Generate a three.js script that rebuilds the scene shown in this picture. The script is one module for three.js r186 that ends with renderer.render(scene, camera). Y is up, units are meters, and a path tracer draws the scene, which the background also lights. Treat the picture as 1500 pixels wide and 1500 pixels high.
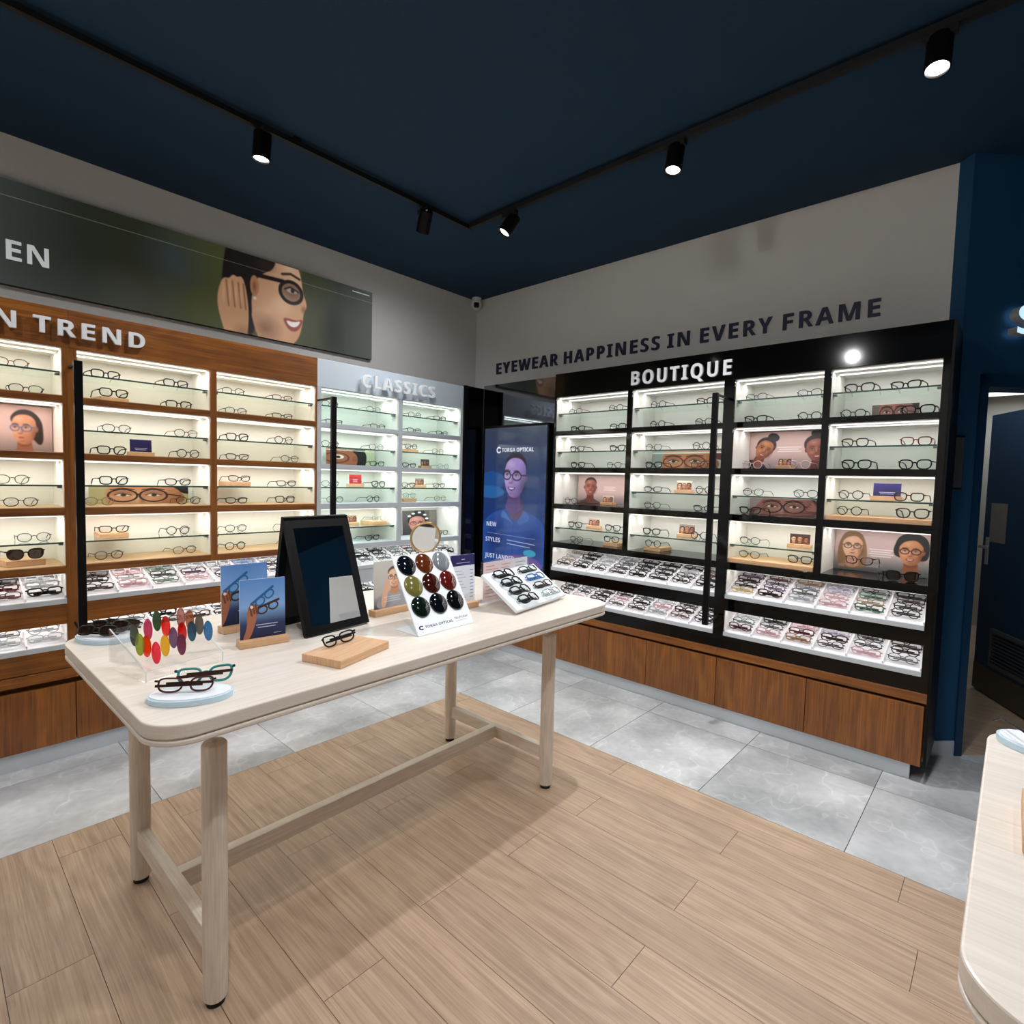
import * as THREE from 'three';
import { RoundedBoxGeometry } from 'three/addons/geometries/RoundedBoxGeometry.js';
import { TextGeometry } from 'three/addons/geometries/TextGeometry.js';
import { FontLoader } from 'three/addons/loaders/FontLoader.js';
import { mergeGeometries } from 'three/addons/utils/BufferGeometryUtils.js';
import { RectAreaLightUniformsLib } from 'three/addons/lights/RectAreaLightUniformsLib.js';

// ---------------------------------------------------------------- camera, lights, exposure
const scene = new THREE.Scene();
scene.background = new THREE.Color(0x05070a);
const V = (x, y, z) => new THREE.Vector3(x, y, z);
const CAM = { f: 804.36, yaw: -0.739077, pitch: -0.058289, roll: 0.025773, pos: V(4.07305, 1.47, 3.86873) };
const camera = new THREE.PerspectiveCamera(2 * Math.atan(750 / CAM.f) * 180 / Math.PI, 1, 0.05, 60);
{
  const { yaw, pitch, roll } = CAM, cy = Math.cos(yaw), sy = Math.sin(yaw), cp = Math.cos(pitch), sp = Math.sin(pitch);
  CAM.d = V(sy * cp, sp, -cy * cp);
  const r0 = V(cy, 0, sy), u0 = new THREE.Vector3().crossVectors(r0, CAM.d), c = Math.cos(roll), s = Math.sin(roll);
  CAM.r = r0.clone().multiplyScalar(c).addScaledVector(u0, s);
  CAM.u = u0.clone().multiplyScalar(c).addScaledVector(r0, -s);
  camera.position.copy(CAM.pos);
  camera.quaternion.setFromRotationMatrix(new THREE.Matrix4().makeBasis(CAM.r, CAM.u, CAM.d.clone().negate()));
}
scene.add(camera);
const renderer = new THREE.WebGLRenderer();
renderer.toneMapping = THREE.LinearToneMapping;
renderer.toneMappingExposure = 1.0;
renderer.shadowMap.enabled = true;
RectAreaLightUniformsLib.init();
const LED = 30;             // brightness of the shelf strips
const WARM = 0xfff7ee, NEUTRAL = 0xfaf9fc;

// ---------------------------------------------------------------- helpers
// a photograph pixel gives a direction; the distance comes from the plane it touches
const rayOf = (px, py) => CAM.d.clone().addScaledVector(CAM.r, (px - 750) / CAM.f).addScaledVector(CAM.u, -(py - 750) / CAM.f);
const onPlane = (px, py, p0, n) => { const d = rayOf(px, py), t = p0.clone().sub(CAM.pos).dot(n) / d.dot(n); return CAM.pos.clone().addScaledVector(d, t); };
const onY = (px, py, y) => onPlane(px, py, V(0, y, 0), V(0, 1, 0));
const onX = (px, py, x) => onPlane(px, py, V(x, 0, 0), V(1, 0, 0));
const onZ = (px, py, z) => onPlane(px, py, V(0, 0, z), V(0, 0, 1));
function rng(seed) { let a = seed | 0; return () => { a = (a + 0x6d2b79f5) | 0; let t = Math.imul(a ^ (a >>> 15), 1 | a); t = (t + Math.imul(t ^ (t >>> 7), 61 | t)) ^ t; return ((t ^ (t >>> 14)) >>> 0) / 4294967296; }; }
const taken = new Map();
function numbered(name) { const n = taken.get(name) || 0; taken.set(name, n + 1); return n ? `${name}_${String(n).padStart(3, '0')}` : name; }
function tag(o, label, category, group, kind) { Object.assign(o.userData, { label, category }); if (group) o.userData.group = group; if (kind) o.userData.kind = kind; return o; }
function thing(name, label, category, pos = V(0, 0, 0), turn = 0, group, kind) {
  const o = new THREE.Group(); o.name = numbered(name); o.position.copy(pos); o.rotation.y = turn; scene.add(o);
  return tag(o, label, category, group, kind);
}
function part(name, geo, mat, parent, label) {
  const m = new THREE.Mesh(geo, mat); m.name = name; m.castShadow = m.receiveShadow = true; parent.add(m);
  if (label) m.userData.label = label;
  return m;
}
function single(name, geo, mat, label, category, group, kind) { const m = part(numbered(name), geo, mat, scene); return tag(m, label, category, group, kind); }
// box from its extents with uv in metres; grain = axis along which u runs
function meter(geo, grain = 0, ou = 0, ov = 0) {
  const p = geo.attributes.position, n = geo.attributes.normal, uv = new Float32Array(p.count * 2), c = [0, 0, 0];
  for (let i = 0; i < p.count; i++) {
    c[0] = p.getX(i); c[1] = p.getY(i); c[2] = p.getZ(i);
    const an = [Math.abs(n.getX(i)), Math.abs(n.getY(i)), Math.abs(n.getZ(i))], k = an.indexOf(Math.max(...an));
    let [a, b] = [0, 1, 2].filter((j) => j !== k);
    if (b === grain) [a, b] = [b, a];
    uv[2 * i] = c[a] + ou; uv[2 * i + 1] = c[b] + ov;
  }
  geo.setAttribute('uv', new THREE.BufferAttribute(uv, 2));
  return geo;
}
let pieceNo = 0;
function bx(x0, x1, y0, y1, z0, z1, grain = 0, r = 0) {
  const w = Math.abs(x1 - x0), h = Math.abs(y1 - y0), d = Math.abs(z1 - z0);
  let g = r ? new RoundedBoxGeometry(w, h, d, 1, Math.min(r, w / 2.01, h / 2.01, d / 2.01)) : new THREE.BoxGeometry(w, h, d);
  if (g.index) g = g.toNonIndexed();
  g.translate((x0 + x1) / 2, (y0 + y1) / 2, (z0 + z1) / 2);
  pieceNo++;
  return meter(g, grain, (pieceNo * 0.377) % 1.9, (pieceNo * 0.611) % 1.3);
}
const merge = (list) => mergeGeometries(list.map((g) => { const h = g.index ? g.toNonIndexed() : g; if (!h.attributes.uv) h.setAttribute('uv', new THREE.BufferAttribute(new Float32Array(h.attributes.position.count * 2), 2)); for (const k of Object.keys(h.attributes)) if (!['position', 'normal', 'uv'].includes(k)) h.deleteAttribute(k); h.clearGroups(); return h; }));
function tube(points, r, seg = 16, rad = 6, closed = false) { return new THREE.TubeGeometry(new THREE.CatmullRomCurve3(points, closed, 'centripetal'), seg, r, rad, closed); }
function cyl(r0, r1, h, x, y, z, seg = 24) { const g = new THREE.CylinderGeometry(r0, r1, h, seg); g.translate(x, y + h / 2, z); return g; }

// ---------------------------------------------------------------- computed surfaces
function lattice(seed, n) { const r = rng(seed), a = new Float32Array(n * n); for (let i = 0; i < a.length; i++) a[i] = r(); return a; }
function noiser(seed) {     // value noise that repeats every `per` cells
  const N = 256, a = lattice(seed, N), s = (t) => t * t * (3 - 2 * t);
  return (x, y, px, py) => {
    const xi = Math.floor(x), yi = Math.floor(y), fx = s(x - xi), fy = s(y - yi), m = (v, p) => ((v % p) + p) % p % N;
    const x0 = m(xi, px), x1 = m(xi + 1, px), y0 = m(yi, py), y1 = m(yi + 1, py);
    return (a[y0 * N + x0] * (1 - fx) + a[y0 * N + x1] * fx) * (1 - fy) + (a[y1 * N + x0] * (1 - fx) + a[y1 * N + x1] * fx) * fy;
  };
}
function texture(w, h, f, mx, my, srgb = true) {
  const data = new Uint8Array(w * h * 4), c = [0, 0, 0];
  for (let y = 0; y < h; y++) for (let x = 0; x < w; x++) { f(x / w, y / h, c); const i = 4 * (y * w + x); data[i] = c[0]; data[i + 1] = c[1]; data[i + 2] = c[2]; data[i + 3] = 255; }
  const t = new THREE.DataTexture(data, w, h); t.wrapS = t.wrapT = THREE.RepeatWrapping; t.magFilter = THREE.LinearFilter; t.minFilter = THREE.LinearMipmapLinearFilter; t.generateMipmaps = true;
  if (srgb) t.colorSpace = THREE.SRGBColorSpace; t.repeat.set(1 / mx, 1 / my); t.needsUpdate = true; return t;
}
const mix3 = (a, b, t, c) => { for (let i = 0; i < 3; i++) c[i] = Math.max(0, Math.min(255, a[i] + (b[i] - a[i]) * t)); };
function woodTex(seed, dark, light, { w = 1024, h = 512, mx = 1.6, my = 0.5, fine = 46, ring = 5, ringAmt = 0.4, contrast = 1, broadAmt = 0.25 } = {}) {
  const n = noiser(seed), m = noiser(seed + 7);
  return texture(w, h, (u, v, c) => {
    const warp = n(u * 3, v * 4, 3, 4) * 1.2 + 0.35 * n(u * 8, v * 9, 8, 9);
    const r = 0.5 + 0.5 * Math.sin(2 * Math.PI * (v * ring + warp * 2.2));
    const wv = v + 0.012 * (n(u * 4, v * 6, 4, 6) - 0.5), streak = 0.45 * m(u * 5, wv * fine, 5, fine) + 0.55 * n(u * 12, wv * fine * 2.5, 12, Math.round(fine * 2.5));
    const pore = Math.max(0, m(u * 22, wv * 200, 22, 200) - 0.7) * 2.2, broad = n(u * 2, v * 5, 2, 5);
    let t = 0.55 + contrast * ((r - 0.5) * ringAmt + (streak - 0.5) * 0.8 + (broad - 0.5) * broadAmt - pore * 0.55);
    mix3(dark, light, t, c);
  }, mx, my);
}
function grainBump(seed, fine = 60) { const n = noiser(seed); return texture(512, 256, (u, v, c) => { const t = 255 * (0.6 * n(u * 6, v * fine, 6, fine) + 0.4 * n(u * 20, v * 62, 20, 62)); c[0] = c[1] = c[2] = t; }, 1.6, 0.5, false); }
function stoneTex(seed) {
  const n = noiser(seed), m = noiser(seed + 3);
  return texture(768, 768, (u, v, c) => {
    let a = 0, k = 0.5, f = 4; for (let o = 0; o < 5; o++) { a += k * n(u * f + 3 * o, v * f, f, f); k *= 0.5; f *= 2; }
    const vein = Math.pow(1 - Math.min(1, Math.abs(m(u * 7, v * 7, 7, 7) + 0.55 * n(u * 22, v * 22, 22, 22) - 0.8) * 12), 3) * (0.3 + m(u * 9, v * 9, 9, 9));
    const fine = n(u * 60, v * 60, 60, 60) - 0.5, t = 0.45 + (a - 0.5) * 1.7 + vein * 0.36 + fine * 0.2;
    mix3([164, 167, 168], [220, 222, 223], t, c);
  }, 1.25, 1.25);
}
function plasterBump(seed) { const n = noiser(seed); return texture(256, 256, (u, v, c) => { c[0] = c[1] = c[2] = 255 * (0.5 * n(u * 32, v * 32, 32, 32) + 0.5 * n(u * 60, v * 60, 60, 60)); }, 0.4, 0.4, false); }

const std = (o) => new THREE.MeshStandardMaterial(o), phy = (o) => new THREE.MeshPhysicalMaterial(o);
const M = {};
const gb = grainBump(5), pb = plasterBump(9);
M.wall = std({ color: 0xd9d7d2, roughness: 0.85, bumpMap: pb, bumpScale: 0.0006 });
M.navy = std({ color: 0x07466d, roughness: 0.75, bumpMap: pb, bumpScale: 0.0006 });
M.ceiling = std({ color: 0x042f49, roughness: 0.85, bumpMap: pb, bumpScale: 0.0006 });
M.beige = std({ color: 0xb5aea2, roughness: 0.85 });
const cabTex = woodTex(21, [98, 52, 7], [158, 95, 25], { fine: 52, ring: 4, ringAmt: 0.25 });
M.cab = phy({ map: cabTex, roughness: 0.42, bumpMap: gb, bumpScale: 0.0004, clearcoat: 0.25, clearcoatRoughness: 0.3 });
M.shelfWood = std({ map: woodTex(31, [178, 140, 102], [214, 178, 138], { fine: 50, ring: 3, ringAmt: 0.15 }), roughness: 0.5 });
M.block = std({ map: woodTex(41, [196, 150, 108], [226, 186, 146], { fine: 56, ring: 3, ringAmt: 0.15, mx: 0.6, my: 0.2 }), roughness: 0.5, bumpMap: gb, bumpScale: 0.0002 });
M.table = phy({ map: woodTex(51, [215, 204, 190], [238, 230, 218], { fine: 58, ring: 5, ringAmt: 0.2, contrast: 0.75 }), roughness: 0.38, bumpMap: gb, bumpScale: 0.0002, clearcoat: 0.2, clearcoatRoughness: 0.25 });
M.leg = std({ map: woodTex(53, [204, 191, 174], [232, 221, 206], { fine: 52, ring: 3, ringAmt: 0.25, mx: 0.9, my: 0.25 }), roughness: 0.5, bumpMap: gb, bumpScale: 0.0003 });
M.planks = [[61, [154, 128, 105], [198, 172, 146]], [67, [156, 130, 106], [200, 174, 147]], [71, [151, 126, 104], [195, 170, 145]], [73, [157, 131, 107], [202, 175, 148]]].map(([s, a, b]) =>
  std({ map: woodTex(s, a, b, { fine: 60, ring: 3, ringAmt: 0.2, mx: 1.5, my: 0.42, contrast: 1.0, broadAmt: 0.15 }), roughness: 0.5, bumpMap: gb, bumpScale: 0.0004 }));
M.tiles = [81, 83, 89].map((s) => std({ map: stoneTex(s), roughness: 0.42 }));
M.grout = std({ color: 0x6f7273, roughness: 0.9 });
M.black = phy({ color: 0x050505, roughness: 0.07, specularIntensity: 0.6 });
M.blackSatin = phy({ color: 0x070708, roughness: 0.42, specularIntensity: 0.35 });
M.blackMatt = std({ color: 0x0a0a0b, roughness: 0.6 });
M.smoked = std({ color: 0x6a6d72, metalness: 1, roughness: 0.05 });
M.whiteLam = std({ color: 0xc6d2db, roughness: 0.4 });
M.greyLam = std({ color: 0xb9c0c4, roughness: 0.45 });
M.inner = std({ color: 0xeeece6, roughness: 0.6 });
M.trayWhite = std({ color: 0xf0eef0, roughness: 0.4 });
M.alu = std({ color: 0xcdd4d9, metalness: 0.25, roughness: 0.38 });
M.aluDark = std({ color: 0x6d7072, metalness: 0.6, roughness: 0.45 });
M.glass = phy({ color: 0xf4fbf8, transmission: 1, thickness: 0, roughness: 0.02, ior: 1.5 });
M.acrylic = phy({ color: 0xffffff, transmission: 1, thickness: 0, roughness: 0.03, ior: 1.49 });
M.glassEdge = phy({ color: 0x3f5f57, roughness: 0.15, transmission: 0.35, thickness: 0 });
M.lens = phy({ color: 0xf4f8f8, transmission: 1, thickness: 0, roughness: 0.01, ior: 1.5 });
M.lensDark = phy({ color: 0x3a2a20, transmission: 0.6, thickness: 0, roughness: 0.03 });
M.led = std({ color: 0xffffff, emissive: 0xffffff, emissiveIntensity: 1.15, roughness: 0.5 });
M.lampFace = std({ color: 0xffffff, emissive: 0xfffaf0, emissiveIntensity: 30 });
M.lampFaceDim = std({ color: 0xffffff, emissive: 0xfffaf0, emissiveIntensity: 2.2 });
M.mirror = std({ color: 0xe8ebee, metalness: 1, roughness: 0.01 });
M.gold = std({ color: 0xb99a6a, metalness: 0.9, roughness: 0.3 });
M.steel = std({ color: 0xc9ccd0, metalness: 0.9, roughness: 0.3 });
M.whitePlastic = std({ color: 0xe6ecef, roughness: 0.4 });
M.dish = std({ color: 0xeef4f8, roughness: 0.35 });
M.dishEdge = std({ color: 0xc4dbe8, roughness: 0.35 });
M.rubber = std({ color: 0x121212, roughness: 0.8 });
M.letterWhite = std({ color: 0xf0f3f5, roughness: 0.4 });
M.letterNavy = std({ color: 0x17143c, roughness: 0.5 });
M.paper = std({ color: 0xf4f5f4, roughness: 0.7 });
M.doorNavy = std({ color: 0x073658, roughness: 0.5 });
M.kickBrown = std({ color: 0x5d554c, metalness: 0.4, roughness: 0.5 });

// printed pictures
function print(w, h, draw, opt = {}) {
  const c = document.createElement('canvas'); c.width = w; c.height = h;
  const g = c.getContext('2d'); draw(g, w, h);
  if (opt.blur) { const k = document.createElement('canvas'); k.width = w; k.height = h; const q = k.getContext('2d'); q.drawImage(c, 0, 0); g.filter = `blur(${opt.blur}px)`; g.drawImage(k, 0, 0); g.filter = 'none'; if (opt.after) opt.after(g, w, h); }
  const t = new THREE.CanvasTexture(c); t.colorSpace = THREE.SRGBColorSpace; t.magFilter = THREE.LinearFilter;
  return std({ map: t, roughness: 0.45 });
}
const fillRect = (g, w, h, stops, horiz) => { const gr = horiz ? g.createLinearGradient(0, 0, w, 0) : g.createLinearGradient(0, 0, 0, h); stops.forEach(([p, c]) => gr.addColorStop(p, c)); g.fillStyle = gr; g.fillRect(0, 0, w, h); };
const ell = (g, x, y, rx, ry, col, rot = 0) => { g.fillStyle = col; g.beginPath(); g.ellipse(x, y, rx, ry, rot, 0, 7); g.fill(); };
const blob = (g, pts, col) => { g.fillStyle = col; g.beginPath(); const n = pts.length; for (let i = 0; i < n; i++) { const a = pts[i], b = pts[(i + 1) % n], m = [(a[0] + b[0]) / 2, (a[1] + b[1]) / 2]; i ? g.quadraticCurveTo(a[0], a[1], m[0], m[1]) : (g.moveTo((pts[n - 1][0] + a[0]) / 2, (pts[n - 1][1] + a[1]) / 2), g.quadraticCurveTo(a[0], a[1], m[0], m[1])); } g.closePath(); g.fill(); };
const line = (g, pts, col, wd) => { g.strokeStyle = col; g.lineWidth = wd; g.lineCap = 'round'; g.lineJoin = 'round'; g.beginPath(); pts.forEach((p, i) => (i ? g.lineTo(p[0], p[1]) : g.moveTo(p[0], p[1]))); g.stroke(); };
// a head drawn in a frame where the face is about 2 units high, centre (0,0)
const soft = (g, x, y, rx, ry, rgb, a) => { g.save(); g.translate(x, y); g.scale(rx, ry); const gr = g.createRadialGradient(0, 0, 0, 0, 0, 1); gr.addColorStop(0, `rgba(${rgb},${a})`); gr.addColorStop(1, `rgba(${rgb},0)`); g.fillStyle = gr; g.beginPath(); g.arc(0, 0, 1, 0, 7); g.fill(); g.restore(); };
function head(g, x, y, s, o = {}) {
  const { skin = ['#d9a583', '#b87a58'], hair = '#2a1c16', style = 'long', glasses = '#1a1718', tilt = 0, turn = 0, shirt = null, smile = true, lip = '#a05850', teeth = '#efe4da' } = o;
  const T = turn * 0.22;
  g.save(); g.translate(x, y); g.rotate(tilt); g.scale(s, s);
  if (shirt) { blob(g, [[-2.1, 3.4], [-1.9, 2.1], [-0.9, 1.62], [-0.4, 1.3], [0.4, 1.3], [0.9, 1.62], [1.9, 2.1], [2.1, 3.4]], shirt); soft(g, -1.1, 2.4, 0.9, 1, '0,0,0', 0.25); }
  if (style === 'long') blob(g, [[-0.9, -0.6], [-0.5, -1.35], [0.5, -1.35], [0.9, -0.6], [1.08, 0.5], [1.0, 1.7], [0.6, 1.9], [-0.6, 1.9], [-1.0, 1.7], [-1.08, 0.5]], hair);
  if (style === 'bun') { ell(g, 0.22, -1.42, 0.52, 0.42, hair); ell(g, 0, -0.45, 0.86, 0.85, hair); }
  if (style === 'wave') blob(g, [[-0.98, -0.5], [-0.8, -1.1], [-0.3, -1.42], [0.4, -1.42], [0.9, -1.1], [1.1, -0.4], [1.05, 0.3], [0.85, 0.7], [-0.9, 0.5], [-1.08, 0]], hair);
  if (style === 'back') blob(g, [[-0.85, -0.7], [-0.3, -1.28], [0.5, -1.25], [1.05, -0.6], [1.12, 0.2], [1.1, 0.9], [0.85, 1.1], [0.5, 0.6], [-0.6, -0.2]], hair);
  blob(g, [[-0.36, 0.5], [0.4, 0.5], [0.46, 1.3], [0.6, 1.62], [0, 1.95], [-0.6, 1.62], [-0.42, 1.3]], skin[1]); soft(g, 0, 0.98, 0.5, 0.28, '30,10,5', 0.45);
  if (style !== 'long') { ell(g, (turn < 0 ? 0.72 : -0.72), 0.02, 0.12, 0.2, skin[1]); ell(g, (turn < 0 ? -0.7 : 0.72) * (1 - Math.abs(turn) * 0.4), 0.02, 0.09, 0.18, skin[1]); }
  const gr = g.createLinearGradient(-0.8, -0.4, 0.85, 0.5); gr.addColorStop(0, skin[0]); gr.addColorStop(0.45, skin[0]); gr.addColorStop(1, skin[1]);
  blob(g, [[-0.62, -0.8], [-0.25, -1.1], [0.25, -1.1], [0.62, -0.8], [0.74, -0.2], [0.7, 0.3], [0.52, 0.75], [0.22, 1.06], [-0.22, 1.06], [-0.52, 0.75], [-0.7, 0.3], [-0.74, -0.2]], gr);
  if (style === 'short' || style === 'long' || style === 'wave') blob(g, [[-0.84, -0.1], [-0.84, -0.7], [-0.45, -1.28], [0.45, -1.28], [0.84, -0.7], [0.86, -0.1], [0.68, -0.5], [0.3, -0.92], [-0.1, -0.9], [-0.5, -0.7], [-0.7, -0.4]], hair);
  if (style === 'bun' || style === 'back' || style === 'bald') blob(g, [[-0.76, -0.3], [-0.68, -0.85], [-0.3, -1.2], [0.3, -1.2], [0.68, -0.85], [0.78, -0.3], [0.62, -0.68], [0.3, -0.94], [-0.3, -0.94], [-0.62, -0.68]], hair);
  soft(g, -0.15 + T, -0.62, 0.4, 0.26, '255,240,225', 0.28); soft(g, -0.36 + T, 0.26, 0.26, 0.2, '255,225,205', 0.25); soft(g, 0.36 + T, 0.26, 0.2, 0.18, '255,225,205', 0.14);
  for (const k of [-1, 1]) {
    const ex = k * 0.31 + T * 1.1;
    soft(g, ex, -0.12, 0.24, 0.17, '40,15,5', 0.5);
    ell(g, ex, -0.06, 0.1, 0.038, '#e8dcd0'); ell(g, ex + T * 0.1, -0.06, 0.046, 0.046, '#20120c'); line(g, [[ex - 0.12, -0.07], [ex, -0.115], [ex + 0.12, -0.07]], 'rgba(25,12,8,0.85)', 0.03);
    line(g, [[ex - 0.17, -0.27], [ex + 0.02, -0.31], [ex + 0.17, -0.25]], 'rgba(38,22,16,0.75)', 0.05);
  }
  soft(g, 0.12 + T * 1.4, 0.14, 0.13, 0.26, '40,12,4', 0.35); soft(g, T * 1.4, 0.05, 0.06, 0.3, '255,240,225', 0.4); soft(g, T * 1.4, 0.33, 0.18, 0.08, '50,15,8', 0.5);
  if (smile) { blob(g, [[-0.3 + T, 0.52], [-0.1 + T, 0.54], [0.1 + T, 0.54], [0.3 + T, 0.52], [0.16 + T, 0.72], [-0.16 + T, 0.72]], lip); blob(g, [[-0.23 + T, 0.56], [T, 0.575], [0.23 + T, 0.56], [0.1 + T, 0.65], [-0.1 + T, 0.65]], teeth); }
  else { blob(g, [[-0.22 + T, 0.59], [-0.06 + T, 0.535], [T, 0.55], [0.06 + T, 0.535], [0.22 + T, 0.59], [T, 0.68]], lip); line(g, [[-0.18 + T, 0.59], [T, 0.6], [0.18 + T, 0.59]], 'rgba(60,15,15,0.6)', 0.02); }
  soft(g, T, 0.86, 0.2, 0.08, '40,12,4', 0.25); soft(g, 0.62, 0.35, 0.3, 0.6, '30,8,4', 0.3);
  if (glasses) {
    g.strokeStyle = glasses; g.lineWidth = 0.062; g.fillStyle = 'rgba(255,255,255,0.10)';
    for (const k of [-1, 1]) { g.beginPath(); g.ellipse(k * 0.335 + T * 1.1, -0.03, 0.27 * (1 - k * T * 0.35), 0.205, 0, 0, 7); g.fill(); g.stroke(); }
    line(g, [[-0.07 + T * 1.1, -0.07], [0.07 + T * 1.1, -0.07]], glasses, 0.055);
    line(g, [[0.6 + T, -0.09], [0.76, -0.1]], glasses, 0.05); line(g, [[-0.6 + T, -0.09], [-0.76, -0.1]], glasses, 0.05);
  }
  g.restore();
}
const LIGHTSKIN = ['#e8bd9d', '#c48c69'], TANSKIN = ['#cf9468', '#a0663f'], BROWN = ['#a86a48', '#6b3d28'], DEEP = ['#8a5138', '#52301f'];
const pinkBg = [[0, '#d9bdb8'], [0.6, '#c9aaa6'], [1, '#8d8382']];
const faintLines = (g, x, y, w, n, s, col = 'rgba(255,255,255,0.75)') => { for (let i = 0; i < n; i++) line(g, [[x + (i % 2) * w * 0.08, y + i * s], [x + w - (i % 2) * w * 0.1, y + i * s]], col, s * 0.32); };

// fonts
const font = await new FontLoader().loadAsync('fonts/droid/droid_sans_bold.typeface.json');
function lettering(name, text, label, pos, turn, width, cap, depth, face, side, category = 'sign', spacing = 0.12) {
  const t = thing(name, label, category, pos, turn), size = 1, res = font.data.resolution, probe = new THREE.ShapeGeometry(font.generateShapes('E', 1)); probe.computeBoundingBox();
  const sy = cap / probe.boundingBox.max.y, list = []; let x = 0;
  for (const ch of text) {
    const adv = font.data.glyphs[ch].ha / res;
    if (ch !== ' ') { const g = new TextGeometry(ch, { font, size, depth: 1, curveSegments: 6 }); g.computeBoundingBox(); list.push([g, x]); }
    x += adv + (ch === ' ' ? 0 : spacing);
  }
  const last = list[list.length - 1], x0 = list[0][0].boundingBox.min.x, x1 = last[1] + last[0].boundingBox.max.x, sx = width / (x1 - x0);
  for (const [g, at] of list) { g.translate(at - x0, 0, 0); g.scale(sx, sy, depth); part('letter', g, side ? [face, side] : face, t); }
  return t;
}

// ---------------------------------------------------------------- the setting
const H90 = Math.PI / 2, HC = 3.242, RX = 6.6, RZ = 7.0;
const DW = { c: V(3.821, 0, 0.066), dir: V(Math.SQRT1_2, 0, -Math.SQRT1_2) };     // corner and direction of the slanting door wall
{
  const fl = thing('floor', 'floor of grey stone tiles around a field of oak-look planks', 'floor', V(0, 0, 0), 0, null, 'structure');
  part('subfloor', bx(-0.2, RX + 0.2, -0.12, -0.006, -4.2, RZ + 0.2), M.grout, fl);
  const R = rng(3), gap = 0.0016;
  const tile = (x0, x1, z0, z1) => part('tile', bx(x0 + gap, x1 - gap, -0.02, 0, z0 + gap, z1 - gap, R() > 0.5 ? 0 : 2), M.tiles[Math.floor(R() * 3)], fl);
  const WX = 1.342, WZ = 1.354, xs = [0, 0.565, 1.18, 1.795, 2.412, 3.036, 3.65, 4.265, 4.88, 5.495, 6.11, RX];
  for (let i = 0; i < xs.length - 1; i++) { tile(xs[i], xs[i + 1], 0, 0.69); if (xs[i] >= 1.1) tile(Math.max(xs[i], i === 2 ? WX : 0), xs[i + 1], 0.69, WZ); }
  // pieces meeting the slanting wall are cut along it
  const clip = (x0, x1, z0, z1, keep) => { const q = [[x0, z0], [x1, z0], [x1, z1], [x0, z1]], out = [], d = ([x, z]) => keep * (x + z - 3.887); q.forEach((a, i) => { const b = q[(i + 1) % 4], da = d(a), db = d(b); if (da >= 0) out.push(a); if (da * db < 0) { const t = da / (da - db); out.push([a[0] + (b[0] - a[0]) * t, a[1] + (b[1] - a[1]) * t]); } }); return out; };
  const cutPiece = (name, poly, m, grain) => { if (poly.length < 3) return; const g = new THREE.ExtrudeGeometry(new THREE.Shape(poly.map(([x, z]) => new THREE.Vector2(x, -z))), { depth: 0.02, bevelEnabled: false }); g.rotateX(-Math.PI / 2); g.translate(0, -0.02, 0); g.clearGroups(); part(name, meter(g, grain, R() * 2, R() * 2), m, fl); };
  for (let i = 6; i < xs.length - 1; i++) for (const [z0, z1] of [[-0.65, 0], [-1.3, -0.65]]) cutPiece('tile', clip(xs[i] + gap, xs[i + 1] - gap, z0 + gap, z1 - gap, 1), M.tiles[i % 3], 0);
  tile(0, 0.73, 0.69, WZ); tile(0.73, WX, 0.69, WZ);
  for (let z = WZ, k = 0; z < RZ - 0.01; k++) { const z1 = k ? Math.min(RZ, z + 0.615) : 1.915; tile(0, 0.73, z, z1); tile(0.73, WX, z, z1); z = z1; }
  // planks run along the back wall
  for (let z = WZ, k = 0; z < RZ - 0.01; k++) {
    const z1 = k ? Math.min(RZ, z + 0.2) : 1.527, off = k % 2 ? 0.748 : 0.11 + 0.04 * (k % 3);
    const cuts = [WX]; for (let x = WX + off; x < RX; x += 1.2) cuts.push(x); cuts.push(RX);
    for (let i = 0; i < cuts.length - 1; i++) part('plank', bx(cuts[i] + 0.0009, cuts[i + 1] - 0.0009, -0.02, 0, z + 0.0009, z1 - 0.0009, 0), M.planks[Math.floor(R() * 4)], fl);
    z = z1;
  }
  // oak-look boards of the room behind the door
  for (let z = -4, k = 0; z < 0; z += 0.2, k++) for (let x = 3.6 - 0.5 * (k % 2); x < RX; x += 1.2) cutPiece('plank', clip(Math.max(3.6, x + 0.001), Math.min(RX, x + 1.199), z + 0.001, z + 0.199, -1), M.planks[Math.floor(R() * 4)], 0);
}
const wallS = (name, geo, mat, label) => single(name, geo, mat, label, 'wall', null, 'structure');
single('ceiling', bx(-0.2, RX + 0.2, HC, HC + 0.15, -1.2, RZ + 0.2), M.ceiling, 'dark navy painted shop ceiling', 'ceiling', null, 'structure');
wallS('wall_left', bx(-0.15, 0, 0, HC, -0.15, RZ), M.wall, 'off-white wall above the wooden and white cabinets');
wallS('wall_back', bx(0, 3.757, 0, HC, -0.15, 0), M.wall, 'off-white wall above the black boutique cabinets');
wallS('wall_front', bx(-0.15, RX + 0.15, 0, HC, RZ, RZ + 0.15), M.wall, 'off-white wall behind the camera');
wallS('wall_right', bx(RX, RX + 0.15, 0, HC, 3.6, RZ), M.wall, 'off-white wall across the shop');
wallS('wall_right_navy', bx(RX, RX + 0.15, 0, HC, -1.2, 3.6), M.navy, 'unseen navy part of the wall across the shop');  // out of view, navy for what the table mirror reflects
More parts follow.
